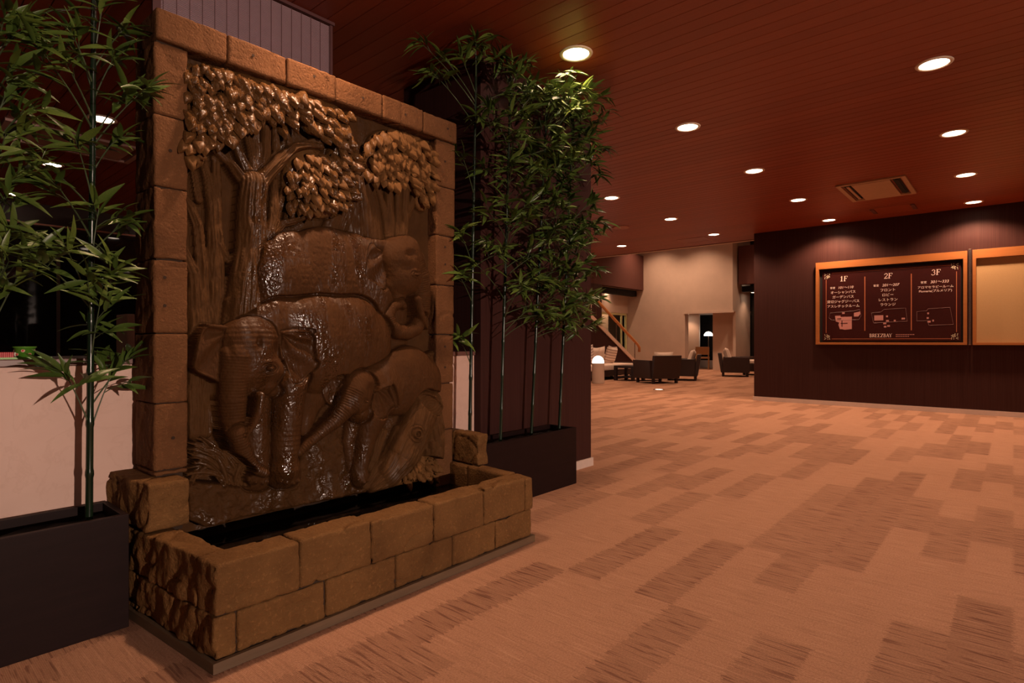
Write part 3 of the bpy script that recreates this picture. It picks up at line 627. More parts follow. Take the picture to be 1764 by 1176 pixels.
# grass at left
rs = random.Random(5); 
for k in range(46):
    bx_, by_ = rs.uniform(385, 425), rs.uniform(796, 838); tx_, ty_ = rs.uniform(322, 352), rs.uniform(752, 835)
    if k % 5 == 0: bx_, by_, tx_, ty_ = rs.uniform(372, 420), rs.uniform(828, 836), rs.uniform(345, 400), rs.uniform(775, 800)
    if k % 9 == 4: bx_, by_, tx_, ty_ = rs.uniform(400, 420), rs.uniform(828, 836), rs.uniform(415, 428), rs.uniform(798, 815)
    L = Layer(); mx, my = (bx_+tx_)/2, (by_+ty_)/2 - rs.uniform(10, 30)
    pts = [((1-q)**2*bx_+2*q*(1-q)*mx+q*q*tx_, (1-q)**2*by_+2*q*(1-q)*my+q*q*ty_, 4.2*math.sin(math.pi*(.15+.8*q))+.6) for q in (0, .2, .4, .6, .8, 1)]
    L.chain(pts, 1.2, 0); put(L, 5, .030+rs.uniform(0, .022), groove=.004)
# calf
L = Layer(); L.poly([(598, 646), (582, 660), (576, 684), (568, 704), (549, 675), (557, 658), (572, 645)], .02, .012, .004, .006, 2, .003, (600, 650)); put(L, 7, .042, groove=.019, tex=skin)
L = Layer(); L.chain([(612, 720, 18), (602, 760, 13), (606, 804, 10)], .7, 0, .008); put(L, 7, .045, groove=.019, tex=skin)
L = Layer()
L.chain([(650, 672, 44), (700, 655, 54), (716, 662, 48)], .38, 0, .03, sq=.75); L.chain([(625, 668, 32), (650, 672, 42)], .55, 0, .03); L.chain([(722, 655, 30), (735, 700, 22)], .5, 0, .02)
L.chain([(640, 715, 26), (630, 745, 20), (622, 780, 16), (617, 808, 16), (617, 820, 18)], .85, 0, .014)
for q in ((606, 824), (616, 828), (627, 826)): L.blob(q[0], q[1], 5, 5, 0.0112, add=True)
put(L, 7, .052, groove=.017, tex=skin + .0015*fbm(UU*30, VV*12, None, 3, 95))
L = Layer(); L.chain([(612, 664, 28), (606, 690, 27), (612, 708, 20)], .75, 0, .02); L.chain([(604, 672, 22), (588, 702, 18), (570, 724, 14), (548, 743, 11), (526, 763, 9), (510, 778, 8)], .95, .004, .012, .0021, .012)
L.blob(612, 688, 8, 5, -0.0096, add=True); L.blob(613, 689, 3.5, 2.5, 0.0128, add=True); L.blob(622, 668, 10, 12, -0.0080, add=True)
eye(L, 613, 689, .013); put(L, 7, .066, groove=.017, tex=skin)
L = Layer(); L.poly([(636, 672), (658, 662), (665, 676), (673, 699), (662, 698), (656, 715), (643, 721), (633, 716), (631, 690)], .018, .012, .006, .005, 2, .005, (636, 668)); L.chain([(660, 665, 3.2), (665, 680, 4), (671, 698, 3)], 1.3, .016); put(L, 7, .076, groove=.016, tex=skin)
# log, roots
L = Layer(); L.chain([(724, 700, 27), (708, 740, 29), (690, 780, 32), (668, 812, 26), (642, 838, 12)], .72, .004, .012, bark=.010, seed=81); L.chain([(690, 770, 26), (655, 800, 12), (630, 836, 8)], .6, 0, .01, bark=.008, seed=82); L.chain([(655, 745, 10), (640, 790, 9), (634, 806, 6)], .8, 0, .004, bark=.008, seed=83); L.chain([(684, 742, 10), (660, 790, 8), (640, 815, 5)], .8, 0, .004, bark=.008, seed=84); L.chain([(740, 700, 24), (748, 760, 30), (748, 800, 26)], .5, 0, .02, bark=.012, seed=85)
x, z = P2(698, 744); d = np.hypot(UU-x, VV-z); L.h = np.where((d < .05) & (L.h > 0), L.h + .010*np.cos(d*320)*np.exp(-d*22)+.006*np.exp(-(d/.03)**4), L.h)
put(L, 8, .060, groove=.019)
L = Layer(); L.blob(731, 696, 22, 13, .010, rot=-.55); x, z = P2(731, 696); d = np.hypot((UU-x)*.8, (VV-z)*1.3); L.h = np.where(L.h > 0, .012+.0018*np.cos(d*330), L.h); put(L, 8, .086, groove=.017)
L = Layer(); L.blob(725, 815, 36, 30, .035); L.blob(700, 828, 26, 18, .03); put(L, 10, .030, tex=.006*fbm(UU*20, VV*20, None, 3, 46))
# keep inside the frame, taper the lowest edge backwards a little
edge = np.minimum(UU-u0, u1-UU); Hf = Hf*np.clip(edge/.012, .55, 1)
lip = np.clip((VV-v0)/.03, 0, 1); Hf = np.where(lip < 1, Hf*(.55+.45*np.sqrt(lip)), Hf)
Hf = np.clip((Hf + blur(Hf, 1))*.5*1.3, -.03, .23)
YB = 2.575                         # plane of the relief ground
def relief_part(name, ids, mat, parent, label=None):
    m = np.isin(OWN[:-1, :-1], ids); 
    if not m.any(): return None
    idx = np.arange(NU*NV).reshape(NU, NV); q = np.stack([idx[:-1, :-1], idx[1:, :-1], idx[1:, 1:], idx[:-1, 1:]], -1)[m]
    us, inv = np.unique(q, return_inverse=True); q = np.array(inv).reshape(-1, 4)
    co = np.stack([UU.ravel()[us]-FX, YB-FY-Hf.ravel()[us], VV.ravel()[us]], -1).astype(np.float32)
    me = bpy.data.meshes.new(name); me.vertices.add(len(us)); me.vertices.foreach_set('co', co.ravel())
    me.loops.add(q.size); me.loops.foreach_set('vertex_index', q.ravel().astype(np.int32)); me.polygons.add(len(q))
    me.polygons.foreach_set('loop_start', np.arange(0, q.size, 4, dtype=np.int32)); me.polygons.foreach_set('use_smooth', np.ones(len(q), bool))
    me.update(calc_edges=True); me.validate(); me.materials.append(mat); o = bpy.data.objects.new(name, me); link(o, parent)
    if label: o['label'] = label
    return o
rp = relief_part('relief_panel', [0, 9], M['relief'], fo)
relief_part('carved_tree', [1], M['relief_wood'], fo, 'carved trunks and branches')
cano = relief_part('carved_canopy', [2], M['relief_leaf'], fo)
relief_part('carved_elephant', [3], M['relief_ele'], fo, 'rear elephant with trunk curled to its mouth')
relief_part('carved_elephant', [6], M['relief_ele'], fo, 'large front elephant with hanging ringed trunk')
relief_part('carved_elephant', [7], M['relief_ele'], fo, 'calf reaching its trunk forward')
relief_part('carved_ground', [4], M['relief'], fo)
relief_part('carved_grass', [5], M['relief_wood'], fo)
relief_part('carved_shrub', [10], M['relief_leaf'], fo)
relief_part('carved_log', [8], M['relief_wood'], fo, 'sawn log with knot')
fobox('relief_backing', (.80, 2.29, YB+.03, 2.72, .262, 2.24), M['mortar'], False)
# carved leaves
def carved_leaf_mesh(i, wd):
    V = []; F = []; ny, nx = 7, 5
    for a in range(ny+1):
        y = a/ny; w = wd*(math.sin(math.pi*min(1, (y*.92+.08))**.75))**.8 if a < ny else .012
        for b in range(nx):
            x = (b/(nx-1)*2-1); zz = .16*math.sin(math.pi*y*.9)*(1-.55*x*x) - .055*math.exp(-(x/.2)**2) + .02*math.sin(14*y+4*abs(x)) + .02*math.sin(i+9*y+3*x)
            V.append((x*w, y, zz))
        V.insert(len(V)-nx, (-w*1.0, y, -.22)); V.append((w*1.0, y, -.22))
    n2 = nx+2
    for a in range(ny):
        for b in range(n2-1): q = a*n2+b; F.append((q, q+1, q+n2+1, q+n2))
    F.append(tuple(range(ny*n2, ny*n2+n2)))
    me = bpy.data.meshes.new('carved_leaf'); me.from_pydata(V, [], F); me.materials.append(M['relief_leaf']); me.polygons.foreach_set('use_smooth', [True]*len(F)); return me
LM = [carved_leaf_mesh(i, w) for i, w in enumerate((.24, .28, .32))]
NLEAF = [0]
def inpoly(x, y, P):
    c = False
    for i in range(len(P)):
        (ax, ay), (bx_, by_) = P[i], P[(i+1) % len(P)]
        if (ay > y) != (by_ > y) and x < (bx_-ax)*(y-ay)/(by_-ay)+ax: c = not c
    return c
def hat(x, z):
    i = min(max(int((x-u0)/STP), 0), NU-1); j = min(max(int((z-v0)/STP), 0), NV-1); return Hf[i, j]
def put_leaf(px, py, ang, ln, lift, tilt, rs):
    x, z = P2(px, py)
    if x < u0+.012 or x > u1-.016 or z > v1-.012 or z < v0+.02: return
    o = bpy.data.objects.new('carved_leaf', LM[rs.randrange(3)]); s = ln
    yv = Vector((math.sin(ang), -math.sin(tilt), -math.cos(ang))).normalized(); zv = Vector((0, -1, 0)); zv = (zv - yv*zv.dot(yv)).normalized()
    zv = (Quaternion(yv, rs.uniform(-.45, .45)) @ zv); xv = yv.cross(zv)
    h = max(hat(x, z), hat(x, z-.01)); mt = Matrix((xv*s, yv*s, zv*s)).transposed().to_4x4(); mt.translation = Vector((x-FX, YB-FY-h-lift, z)); o.matrix_local = mt
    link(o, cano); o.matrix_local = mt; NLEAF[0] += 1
rs = random.Random(9)
def cloud(P, n, rows, cx, spread, ln, lift, cnt_cap):
    xs = [p[0] for p in P]; ys = [p[1] for p in P]; k = 0; y = min(ys); j = 0
    dy = (max(ys)-min(ys))/rows
    while y < max(ys):
        x = min(xs) + (j % 2)*dy*.5
        while x < max(xs):
            jx, jy = x+rs.uniform(-.25, .25)*dy, y+rs.uniform(-.25, .25)*dy
            if inpoly(jx, jy, P) and k < cnt_cap:
                put_leaf(jx, jy, (jx-cx)/spread+rs.uniform(-.35, .35), ln*rs.uniform(.8, 1.25), lift, rs.uniform(.40, 1.0), rs); k += 1
            x += dy*.82
        y += dy*.82; j += 1
P1 = [(322, 92), (430, 122), (530, 155), (596, 182), (602, 215), (606, 250), (585, 240), (560, 228), (540, 232), (520, 205), (498, 210), (460, 206), (432, 216), (410, 230), (376, 240), (352, 246), (322, 275)]
cloud(P1, 0, 11.5, 400, 260, .078, .011, 170)
cloud([(505, 300), (520, 268), (545, 256), (575, 256), (600, 240), (612, 262), (608, 320), (592, 362), (566, 368), (535, 372), (508, 350), (500, 320)], 0, 9.5, 540, 70, .066, .011, 75)
cloud([(642, 240), (662, 218), (700, 222), (750, 240), (752, 362), (732, 362), (722, 325), (704, 300), (688, 310), (664, 312), (640, 292)], 0, 12, 690, 130, .080, .012, 100)
cloud([(688, 812), (700, 790), (722, 782), (748, 786), (756, 800), (752, 826), (720, 836), (695, 840)], 0, 5.5, 720, 60, .052, .006, 30)
for (cx, cy, n) in ((338, 262, 7), (707, 828, 7), (730, 806, 9), (738, 826, 7)):
    for k in range(n): a = 2*math.pi*k/n + .3; put_leaf(cx+4*math.sin(a), cy+5*math.cos(a), a, .040, .006, .55, rs)

# ------------------------------------------------------------------ planters
def planter(x0, x1, y0, y1, label):
    r = empty('bamboo_planter', ((x0+x1)/2, (y0+y1)/2, 0), label=label, cat='planter'); hx, hy = (x1-x0)/2, (y1-y0)/2; t_ = .022; H = .415
    bm = bmesh.new(); box(bm, -hx, hx, -hy, -hy+t_, 0, H, .002); bm_obj('front_panel', bm, M['planter'], r)
    bm = bmesh.new(); box(bm, -hx, hx, hy-t_, hy, 0, H, .002); bm_obj('back_panel', bm, M['planter'], r)
    for s in (-1, 1): bm = bmesh.new(); box(bm, s*hx-(t_ if s > 0 else 0), s*hx+(t_ if s < 0 else 0), -hy+t_, hy-t_, 0, H, .002); bm_obj('end_panel', bm, M['planter'], r)
    bm = bmesh.new()
    n = 14
    vs = [[bm.verts.new((-hx+t_+(2*hx-2*t_)*i/n, -hy+t_+(2*hy-2*t_)*j/4, H-.045+.008*math.sin(i*2.3+j*1.7))) for j in range(5)] for i in range(n+1)]
    for i in range(n):
        for j in range(4): bm.faces.new((vs[i][j], vs[i+1][j], vs[i+1][j+1], vs[i][j+1]))
    tag(bm_obj('filler', bm, M['soil'], r), kind='stuff'); return r
planter(-.45, .668, 2.455, 2.725, 'dark brown wooden trough planter left of the fountain')
planter(2.455, 3.524, 2.44, 2.685, 'dark brown wooden trough planter right of the fountain, before the plum pier')

# ------------------------------------------------------------------ bamboo
def leaf_mesh(k):
    V = []; F = []; n = 7
    for i in range(n+1):
        y = i/n; w = .098*(math.sin(math.pi*(y*.97+.03)**.8))**.9 if 0 < i < n else .006; z = (-.10-.05*k)*y*y + .02*math.sin(3*y)
        V += [(-w, y, z+.35*w), (0, y, z-.003), (w, y, z+.35*w)]
    for i in range(n): a = 3*i; F += [(a, a+1, a+4, a+3), (a+1, a+2, a+5, a+4)]
    me = bpy.data.meshes.new('leaf'); me.from_pydata(V, [], F); me.materials.append(M['leaf']); me.polygons.foreach_set('use_smooth', [True]*len(F)); return me
BL = [leaf_mesh(k) for k in range(3)]
def bamboo(base, top, rad, label, branches, rs, yclamp, ztop=CEIL, lscale=.115, nl=(5, 8)):
    bx_, by_, bz = base; r = empty('bamboo', base, label=label, cat='bamboo', group='artificial bamboo plants'); d = Vector(top)-Vector(base)
    pts = []; rad_ = []; n = 11
    bm = bmesh.new()
    for i in range(n*4+1):
        f = i/(n*4); w = rad*(1-.35*f); pts.append(d*f); rad_.append(w*(1.22 if i % 4 == 0 and 0 < i < n*4 else .97 if i % 4 == 2 else 1.0))
    # crisp nodes
    P_, R_ = [], []
    for i in range(n):
        f0, f1 = i/n, (i+1)/n; w = rad*(1-.35*f0)
        P_ += [d*(f0+.004), d*(f0+.010), d*(f1-.008), d*(f1-.002)]; R_ += [w*1.16, w, w*.97, w*1.16]
    tube(bm, P_, R_, 10); bm_obj('culm', bm, M['culm'], r, smooth=True); cnt = 0; EX = []
    for (f, tip, nlv) in branches:
        a = d*f; tipv = Vector(tip)-Vector(base); mid = a*.5+tipv*.5 + Vector((0, 0, .10*(tipv-a).length)); bm = bmesh.new()
        cp = [(a*(1-q)**2 + mid*2*q*(1-q) + tipv*q*q) for q in (0, .2, .4, .6, .8, 1)]; tube(bm, cp, [.0035, .003, .0026, .0022, .0018, .001], 5)
        # two side twigs
        ends = [(cp[-1], (cp[-1]-cp[-3]).normalized(), nlv)]
        for q in (3, 4):
            dr = (cp[q+1]-cp[q-1]).normalized(); side = Vector((rs.uniform(-1, 1), rs.uniform(-1, 1), rs.uniform(-.2, .7))).normalized(); dd = (dr*.6+side*.8).normalized(); e = cp[q]+dd*rs.uniform(.05, .10); e.y = min(e.y, yclamp-by_)
            tube(bm, [cp[q], (cp[q]+e)/2+Vector((0, 0, .006)), e], [.0018, .0014, .0008], 4); ends.append((e, dd, max(3, nlv-2)))
        br = bm_obj('branch', bm, M['twig'], r)
        for (e, dr, m) in ends:
            if (e+Vector(base)).y > yclamp: continue
            up = Vector((0, 0, 1)); sd_ = dr.cross(up)
            if sd_.length < .1: sd_ = Vector((1, 0, 0))
            sd_.normalize()
            for k in range(m):
                an = (k/(m-1)-.5)*2.5 + rs.uniform(-.25, .25); ld = (dr*math.cos(an) + sd_*math.sin(an)); ld = (ld + Vector((0, 0, rs.uniform(-.75, .35)))).normalized()
                L_ = lscale*rs.uniform(.7, 1.2); p0 = e - dr*.02*(k % 3)
                q = p0+Vector(base)+ld*L_
                if q.z > ztop-.01 or q.y > yclamp+.018: ld.z = -abs(ld.z); ld.y = -abs(ld.y); ld.normalize()
                nz = Vector((rs.uniform(-.6, .6), rs.uniform(-1.3, .1), .8)); nz = (nz-ld*nz.dot(ld)).normalized(); xv = ld.cross(nz)
                if cnt >= 298: EX.append((p0, xv*L_, ld*L_, nz*L_)); continue
                o = bpy.data.objects.new('leaf', BL[rs.randrange(3)]); mt = Matrix((xv*L_, ld*L_, nz*L_)).transposed().to_4x4(); mt.translation = p0; link(o, br); o.matrix_local = mt; cnt += 1
    if EX:
        V = []; F = []; bv = [v.co.copy() for v in BL[1].vertices]; bf = [tuple(p.vertices) for p in BL[1].polygons]
        for (p0, a, b_, c_) in EX:
            k = len(V); V += [p0+a*v.x+b_*v.y+c_*v.z for v in bv]; F += [tuple(k+i for i in f_) for f_ in bf]
        tag(mesh_obj('foliage', V, F, M['leaf'], r, (0, 0, 0), True), kind='stuff')
    return r
rs = random.Random(21)
def PY(px, py, Y):
    a = (px-882)/CAMF; d = Y/(sn-a*cs); return (d*(cs+a*sn), Y, CAMH+(588-py)/CAMF*d)
def tips(lst, base, top):
    out = []
    for (px, py, Y, nl_) in lst:
        p_ = PY(px, py, Y); f = (p_[2]-.12*(1+rs.random()) - base[2])/(top[2]-base[2])
        out.append((min(.985, max(.12, f)), (p_[0], p_[1], min(p_[2], 2.93)), nl_))
    return out
b, tp = (.576, 2.589, .37), (.592, 2.589, 2.44)
bamboo(b, tp, .0125, 'bamboo with thick dark culm left of the fountain frame',
    tips([(120, 50, 2.5, 7), (175, 20, 2.55, 7), (215, 50, 2.6, 6), (60, 75, 2.4, 7), (105, 95, 2.45, 6), (200, 95, 2.62, 6), (255, 150, 2.42, 8), (215, 165, 2.55, 6), (130, 240, 2.5, 6), (200, 240, 2.6, 7), (45, 260, 2.4, 7), (90, 310, 2.45, 7),
          (170, 360, 2.55, 6), (215, 385, 2.6, 7), (110, 420, 2.5, 7), (60, 445, 2.4, 7), (150, 470, 2.45, 6), (200, 465, 2.5, 8), (175, 510, 2.5, 6), (110, 640, 2.55, 7), (195, 640, 2.60, 7), (228, 610, 2.62, 6), (140, 100, 2.6, 6), (160, 560, 2.6, 4)], b, tp), rs, 2.80)
b, tp = (.30, 2.57, .37), (.29, 2.57, 2.44)
bamboo(b, tp, .0125, 'bamboo mostly outside the left edge, only its leafy branches showing',
    tips([(20, 60, 2.45, 7), (10, 20, 2.4, 7), (45, 30, 2.5, 6), (25, 110, 2.4, 7), (15, 150, 2.5, 6), (40, 190, 2.45, 7), (10, 230, 2.45, 7), (30, 300, 2.5, 6), (15, 330, 2.45, 7), (20, 400, 2.5, 7), (55, 430, 2.5, 7), (15, 450, 2.4, 6), (30, 480, 2.5, 6)], b, tp), rs, 2.80)
def rnd_br(base, top, n, f0, f1, reach, left=.5):
    out = []
    for i in range(n):
        f = f0+(f1-f0)*(i+rs.random())/n; c = Vector(base)+(Vector(top)-Vector(base))*f
        az = rs.uniform(math.pi*1.02, math.pi*1.98) if rs.random() < .75 else rs.choice([math.pi*1.0, math.pi*2.0])+rs.uniform(-.15, .15); L_ = reach*rs.uniform(.55, 1.1)
        tz = c.z+rs.uniform(.05, .22); ty = min(c.y+L_*math.sin(az)*.75, 2.64); tx_ = c.x+L_*math.cos(az)
        out.append((f, (min(tx_, 3.98), ty, min(tz, 2.9)), rs.randint(6, 8)))
    return out
PL = [((2.55, 2.58, .37), (2.59, 2.56, 2.86), 9, .26, 'bamboo with sparse leaves, nearest the fountain frame on its right', [(720, 70, 2.5, 7), (760, 95, 2.5, 6), (790, 90, 2.55, 6), (740, 120, 2.5, 6), (795, 265, 2.5, 6), (792, 400, 2.5, 7), (788, 470, 2.5, 6), (790, 580, 2.5, 7), (820, 75, 2.5, 6)]),
      ((2.815, 2.558, .37), (2.90, 2.54, 2.86), 40, .34, 'bamboo with dense leaves, second from the fountain', [(835, 60, 2.5, 6), (860, 95, 2.5, 7), (880, 120, 2.5, 7), (905, 90, 2.45, 6)]),
      ((3.182, 2.594, .37), (3.30, 2.54, 2.84), 40, .34, 'bamboo in the middle of the right planter, leaning right under the downlight', [(985, 122, 2.24, 5), (1005, 150, 2.24, 7), (965, 150, 2.28, 7), (940, 160, 2.32, 7), (985, 165, 2.2, 7), (915, 165, 2.45, 7), (1010, 155, 2.3, 7), (960, 175, 2.3, 7), (900, 200, 2.4, 7)]),
      ((3.473, 2.562, .37), (3.60, 2.52, 2.78), 38, .34, 'bamboo at the right end of the planter, reaching over the pier edge', [(1035, 165, 2.28, 7), (1020, 175, 2.25, 7), (1050, 190, 2.4, 7), (1000, 200, 2.4, 7), (1030, 230, 2.45, 7), (1015, 270, 2.4, 7), (1030, 400, 2.4, 6), (1010, 470, 2.45, 6), (1005, 540, 2.45, 6)])]
for (b, tp, n, rc, lb, gd) in PL: bamboo(b, tp, .0115, lb, tips(gd, b, tp) + rnd_br(b, tp, n if n > 9 else 4, .27, .97, rc), rs, 2.665, lscale=.125)

# ------------------------------------------------------------------ items on the counter
tr = empty('tray', (.40, 2.855, .984), label='flat green plastic tray on the counter at the left edge', cat='tray')
bm = bmesh.new(); box(bm, -.09, .10, -.05, .05, 0, .003, .001); bm_obj('base', bm, M['green'], tr)
bm = bmesh.new()
for q in ((-.095, .105, -.055, -.05), (-.095, .105, .05, .055), (-.095, -.09, -.05, .05), (.10, .105, -.05, .05)): box(bm, *q, .0, .007)
bm_obj('rim', bm, M['green'], tr)
cu = empty('paper_cup', (.433, 2.862, .988), label='round green cup with peach fruit print on the tray', cat='cup')
bm = bmesh.new(); lathe(bm, [(.026, 0), (.033, .038), (.036, .039), (.036, .042), (.031, .041), (.024, .003)], 28); bm_obj('body', bm, M['green_dk'], cu, smooth=True)
bm = bmesh.new(); lathe(bm, [(.0335, .0385), (.0365, .0395), (.0365, .0425), (.0335, .0415)], 28, close=False); bm_obj('rim', bm, M['green'], cu, smooth=True)
for k in range(9):
    a = k*.7+.2; zc = .013 if k % 2 else .027; rr_ = .026+.007*zc/.038+.0006; bm = bmesh.new(); lathe(bm, [(.0065, 0), (.005, .0008), (.001, .001)], 12)
    o = bm_obj('fruit_print', bm, M['peach'], cu, (rr_*math.cos(a), rr_*math.sin(a), zc)); o.rotation_euler = (0, R(80), a)
    bm = bmesh.new(); lathe(bm, [(.0035, 0), (.001, .0008)], 10); o = bm_obj('fruit_centre', bm, M['red'], cu, ((rr_+.0009)*math.cos(a), (rr_+.0009)*math.sin(a), zc)); o.rotation_euler = (0, R(80), a)
rb = empty('ribbed_box', (.374, 2.852, .988), R(-8), label='small ribbed red box with white ends on the green tray', cat='box')
bm = bmesh.new()
for k in range(9): box(bm, -.024+k*.0055, -.024+k*.0055+.0046, -.022, .022, 0, .022, .0008)
bm_obj('ribbed_body', bm, M['red'], rb)
for s in (-1, 1): add_box('end_cap', (s*.029-.003, s*.029+.003, -.022, .022, 0, .021), M['cushion'], rb, .001)

# ------------------------------------------------------------------ guide board on the plum wall (faces -x)
SX = 10.6
gb = empty('guide_board', (SX, 1.49, 1.0), label='wood-framed maroon floor guide board with 1F 2F 3F columns', cat='sign')
def gy(Y): return Y-1.49
def gz(z): return z-1.0
def gbox(name, Ya, Yb, Za, Zb, xa, xb, mat, par=None, bev=0.0): return add_box(name, (xa, xb, gy(min(Ya, Yb)), gy(max(Ya, Yb)), gz(Za), gz(Zb)), mat, par or gb, bev)
gbox('frame_rail', 2.479, .50, 2.245, 2.355, -.075, 0, M['frame_wood'], bev=.002); gbox('frame_rail', 2.479, .50, 1.0, 1.035, -.075, 0, M['frame_wood'], bev=.002)
gbox('frame_stile', 2.479, 2.43, 1.035, 2.245, -.075, 0, M['frame_wood'], bev=.002); gbox('frame_stile', .545, .50, 1.035, 2.245, -.075, 0, M['frame_wood'], bev=.002)
gbox('board_backing', 2.43, .545, 1.035, 2.245, -.012, 0, M['black']); gbox('board_panel', 2.385, .575, 1.06, 2.20, -.03, -.012, M['board'], bev=.002)
FXX = -.0305
def gline(Ya, Yb, Za, Zb, mat, nm='border_line'): gbox(nm, Ya, Yb, Za, Zb, FXX-.0008, FXX+.0002, mat)
gline(2.25, .68, 2.165, 2.172, M['line_brown']); gline(2.25, .68, 1.088, 1.095, M['line_brown']); gline(2.335, 2.327, 1.19, 2.07, M['line_brown']); gline(.628, .620, 1.19, 2.07, M['line_brown'])
gline(1.785, 1.772, 1.22, 2.08, M['line_brown'], 'divider'); gline(1.175, 1.162, 1.22, 2.08, M['line_brown'], 'divider')
def DG():
    bpy.context.view_layer.update(); return bpy.context.evaluated_depsgraph_get()
def text(s, Yc, zc, size, mat=None, shear=0.0, al='CENTER', sx=1.0):
    c = bpy.data.curves.new('lettering', 'FONT'); c.body = s; c.size = size; c.align_x = al; c.align_y = 'CENTER'; c.shear = shear; c.extrude = .0006; c.offset = size*.004; c.materials.append(mat or M['ink'])
    o = bpy.data.objects.new('lettering', c); link(o, gb); o.location = (FXX-.0012, gy(Yc), gz(zc)); o.rotation_euler = (R(90), 0, R(-90)); o.scale = (sx*.84, .84, 1)
    me = bpy.data.meshes.new_from_object(o, depsgraph=DG()); n = bpy.data.objects.new('lettering', me); n.matrix_basis = o.matrix_basis.copy(); bpy.data.objects.remove(o); bpy.data.curves.remove(c); return link(n, gb)
rows = [1.925, 1.848, 1.772, 1.697, 1.622]
for s, z in zip(('オーシャンバス', 'ガーデンバス', '貸切ジャグジーバス', 'アスレチックルーム'), rows[1:]): text(s, 2.085, z, .062)
text('客室', 2.235, rows[0], .045); text('101～110', 2.05, rows[0], .066, None, .2)
for s, z in zip(('フロント', 'ロビー', 'レストラン', 'ラウンジ'), rows[1:]): text(s, 1.47, z, .062)
text('客室', 1.625, rows[0], .045); text('201～207', 1.435, rows[0], .066, None, .2)
text('客室', 1.015, rows[0]+.01, .045); text('301～333', .825, rows[0]+.01, .066, None, .2); text('アロマセラピールーム', .875, rows[1]+.012, .052); text('Plumeria(プルメリア)', .875, rows[2]+.03, .052)
# serif capitals and numerals drawn as strokes
def arc(cx, cy, rx, ry, a0, a1, n=9): return [(cx+rx*math.cos(R(a0+(a1-a0)*i/n)), cy+ry*math.sin(R(a0+(a1-a0)*i/n))) for i in range(n+1)]
TH, TN = .085, .032
GL = {'1': [([(.1, .80), (.32, .96)], TN), ([(.32, 0), (.32, 1)], TH), ([(.1, 0), (.55, 0)], TN)],
 '2': [(arc(.3, .72, .24, .27, 170, -30, 10), .06), ([(.50, .58), (.06, .03)], .05), ([(.05, .03), (.58, .03)], .055), ([(.58, .03), (.60, .18)], TN)],
 '3': [(arc(.28, .74, .21, .25, 165, -80, 9), .06), (arc(.26, .27, .27, .29, 80, -160, 11), .065)],
 'F': [([(.15, 0), (.15, 1)], TH), ([(.0, 0), (.32, 0)], TN), ([(0, 1), (.62, 1)], TN), ([(.62, 1), (.62, .78)], TN), ([(.15, .52), (.45, .52)], TN), ([(.45, .42), (.45, .62)], TN)],
 'E': [([(.15, 0), (.15, 1)], TH), ([(0, 0), (.62, 0)], TN), ([(0, 1), (.60, 1)], TN), ([(.60, 1), (.60, .8)], TN), ([(.62, 0), (.62, .2)], TN), ([(.15, .52), (.42, .52)], TN)],
 'B': [([(.15, 0), (.15, 1)], TH), (arc(.3, .76, .24, .23, 90, -90), .06), (arc(.3, .27, .3, .27, 90, -90), .065), ([(0, 0), (.32, 0)], TN), ([(0, 1), (.32, 1)], TN)],
 'R': [([(.15, 0), (.15, 1)], TH), (arc(.3, .74, .26, .25, 90, -90), .06), ([(0, 0), (.3, 0)], TN), ([(0, 1), (.32, 1)], TN), ([(.3, .48), (.66, 0)], .07)],
 'Z': [([(.05, 1), (.62, 1)], TN), ([(.58, 1), (.06, 0)], .08), ([(.02, 0), (.62, 0)], TN), ([(.62, 0), (.62, .2)], TN), ([(.05, 1), (.05, .8)], TN)],
 'A': [([(.08, 0), (.34, 1)], TN), ([(.34, 1), (.62, 0)], TH), ([(.18, .36), (.5, .36)], TN), ([(0, 0), (.18, 0)], TN), ([(.5, 0), (.74, 0)], TN)],
 'Y': [([(.06, 1), (.34, .48)], .07), ([(.62, 1), (.34, .48)], TN), ([(.34, 0), (.34, .5)], TH), ([(.2, 0), (.48, 0)], TN), ([(0, 1), (.2, 1)], TN), ([(.5, 1), (.72, 1)], TN)]}
def serif(s, Yc, zb, h, shear=0.0):
    bm = bmesh.new(); adv = .72; x0 = -len(s)*adv/2
    for i, ch in enumerate(s):
        for pts, wd in GL[ch]:
            for (ax, ay), (cx, cy) in zip(pts[:-1], pts[1:]):
                dx, dy = cx-ax, cy-ay; L_ = math.hypot(dx, dy)+1e-9; nx, ny = -dy/L_*wd, dx/L_*wd; ex, ey = dx/L_*wd*.3, dy/L_*wd*.3; q = []
                for (px, py) in ((ax+nx-ex, ay+ny-ey), (ax-nx-ex, ay-ny-ey), (cx-nx+ex, cy-ny+ey), (cx+nx+ex, cy+ny+ey)):
                    X_ = x0+i*adv+px+shear*py; q.append((-(X_*h), py*h))
                f = [bm.verts.new((xx, gy(Yc)+a, gz(zb)+b_)) for xx in (FXX-.0018, FXX-.0004) for a, b_ in q]
                bm.faces.new(f[0:4]); bm.faces.new(f[4:8][::-1])
                for k in range(4): bm.faces.new((f[k], f[4+k], f[4+(k+1) % 4], f[(k+1) % 4]))
    return bm_obj('lettering', bm, M['ink'], gb)
serif('1F', 2.075, 2.03, .078, .06); serif('2F', 1.465, 2.03, .078, .06); serif('3F', .865, 2.04, .078, .06); serif('BREEZBAY', 1.565, 1.118, .052)
for j, (n, zz) in enumerate(((11, 1.150), (8, 1.122))):
    bm = bmesh.new()
    for k in range(n): box(bm, FXX-.0012, FXX, gy(1.36-k*.022)-.008, gy(1.36-k*.022)+.006, gz(zz), gz(zz)+.012)
    tag(bm_obj('small_print', bm, M['ink_plan'], gb), kind='stuff')
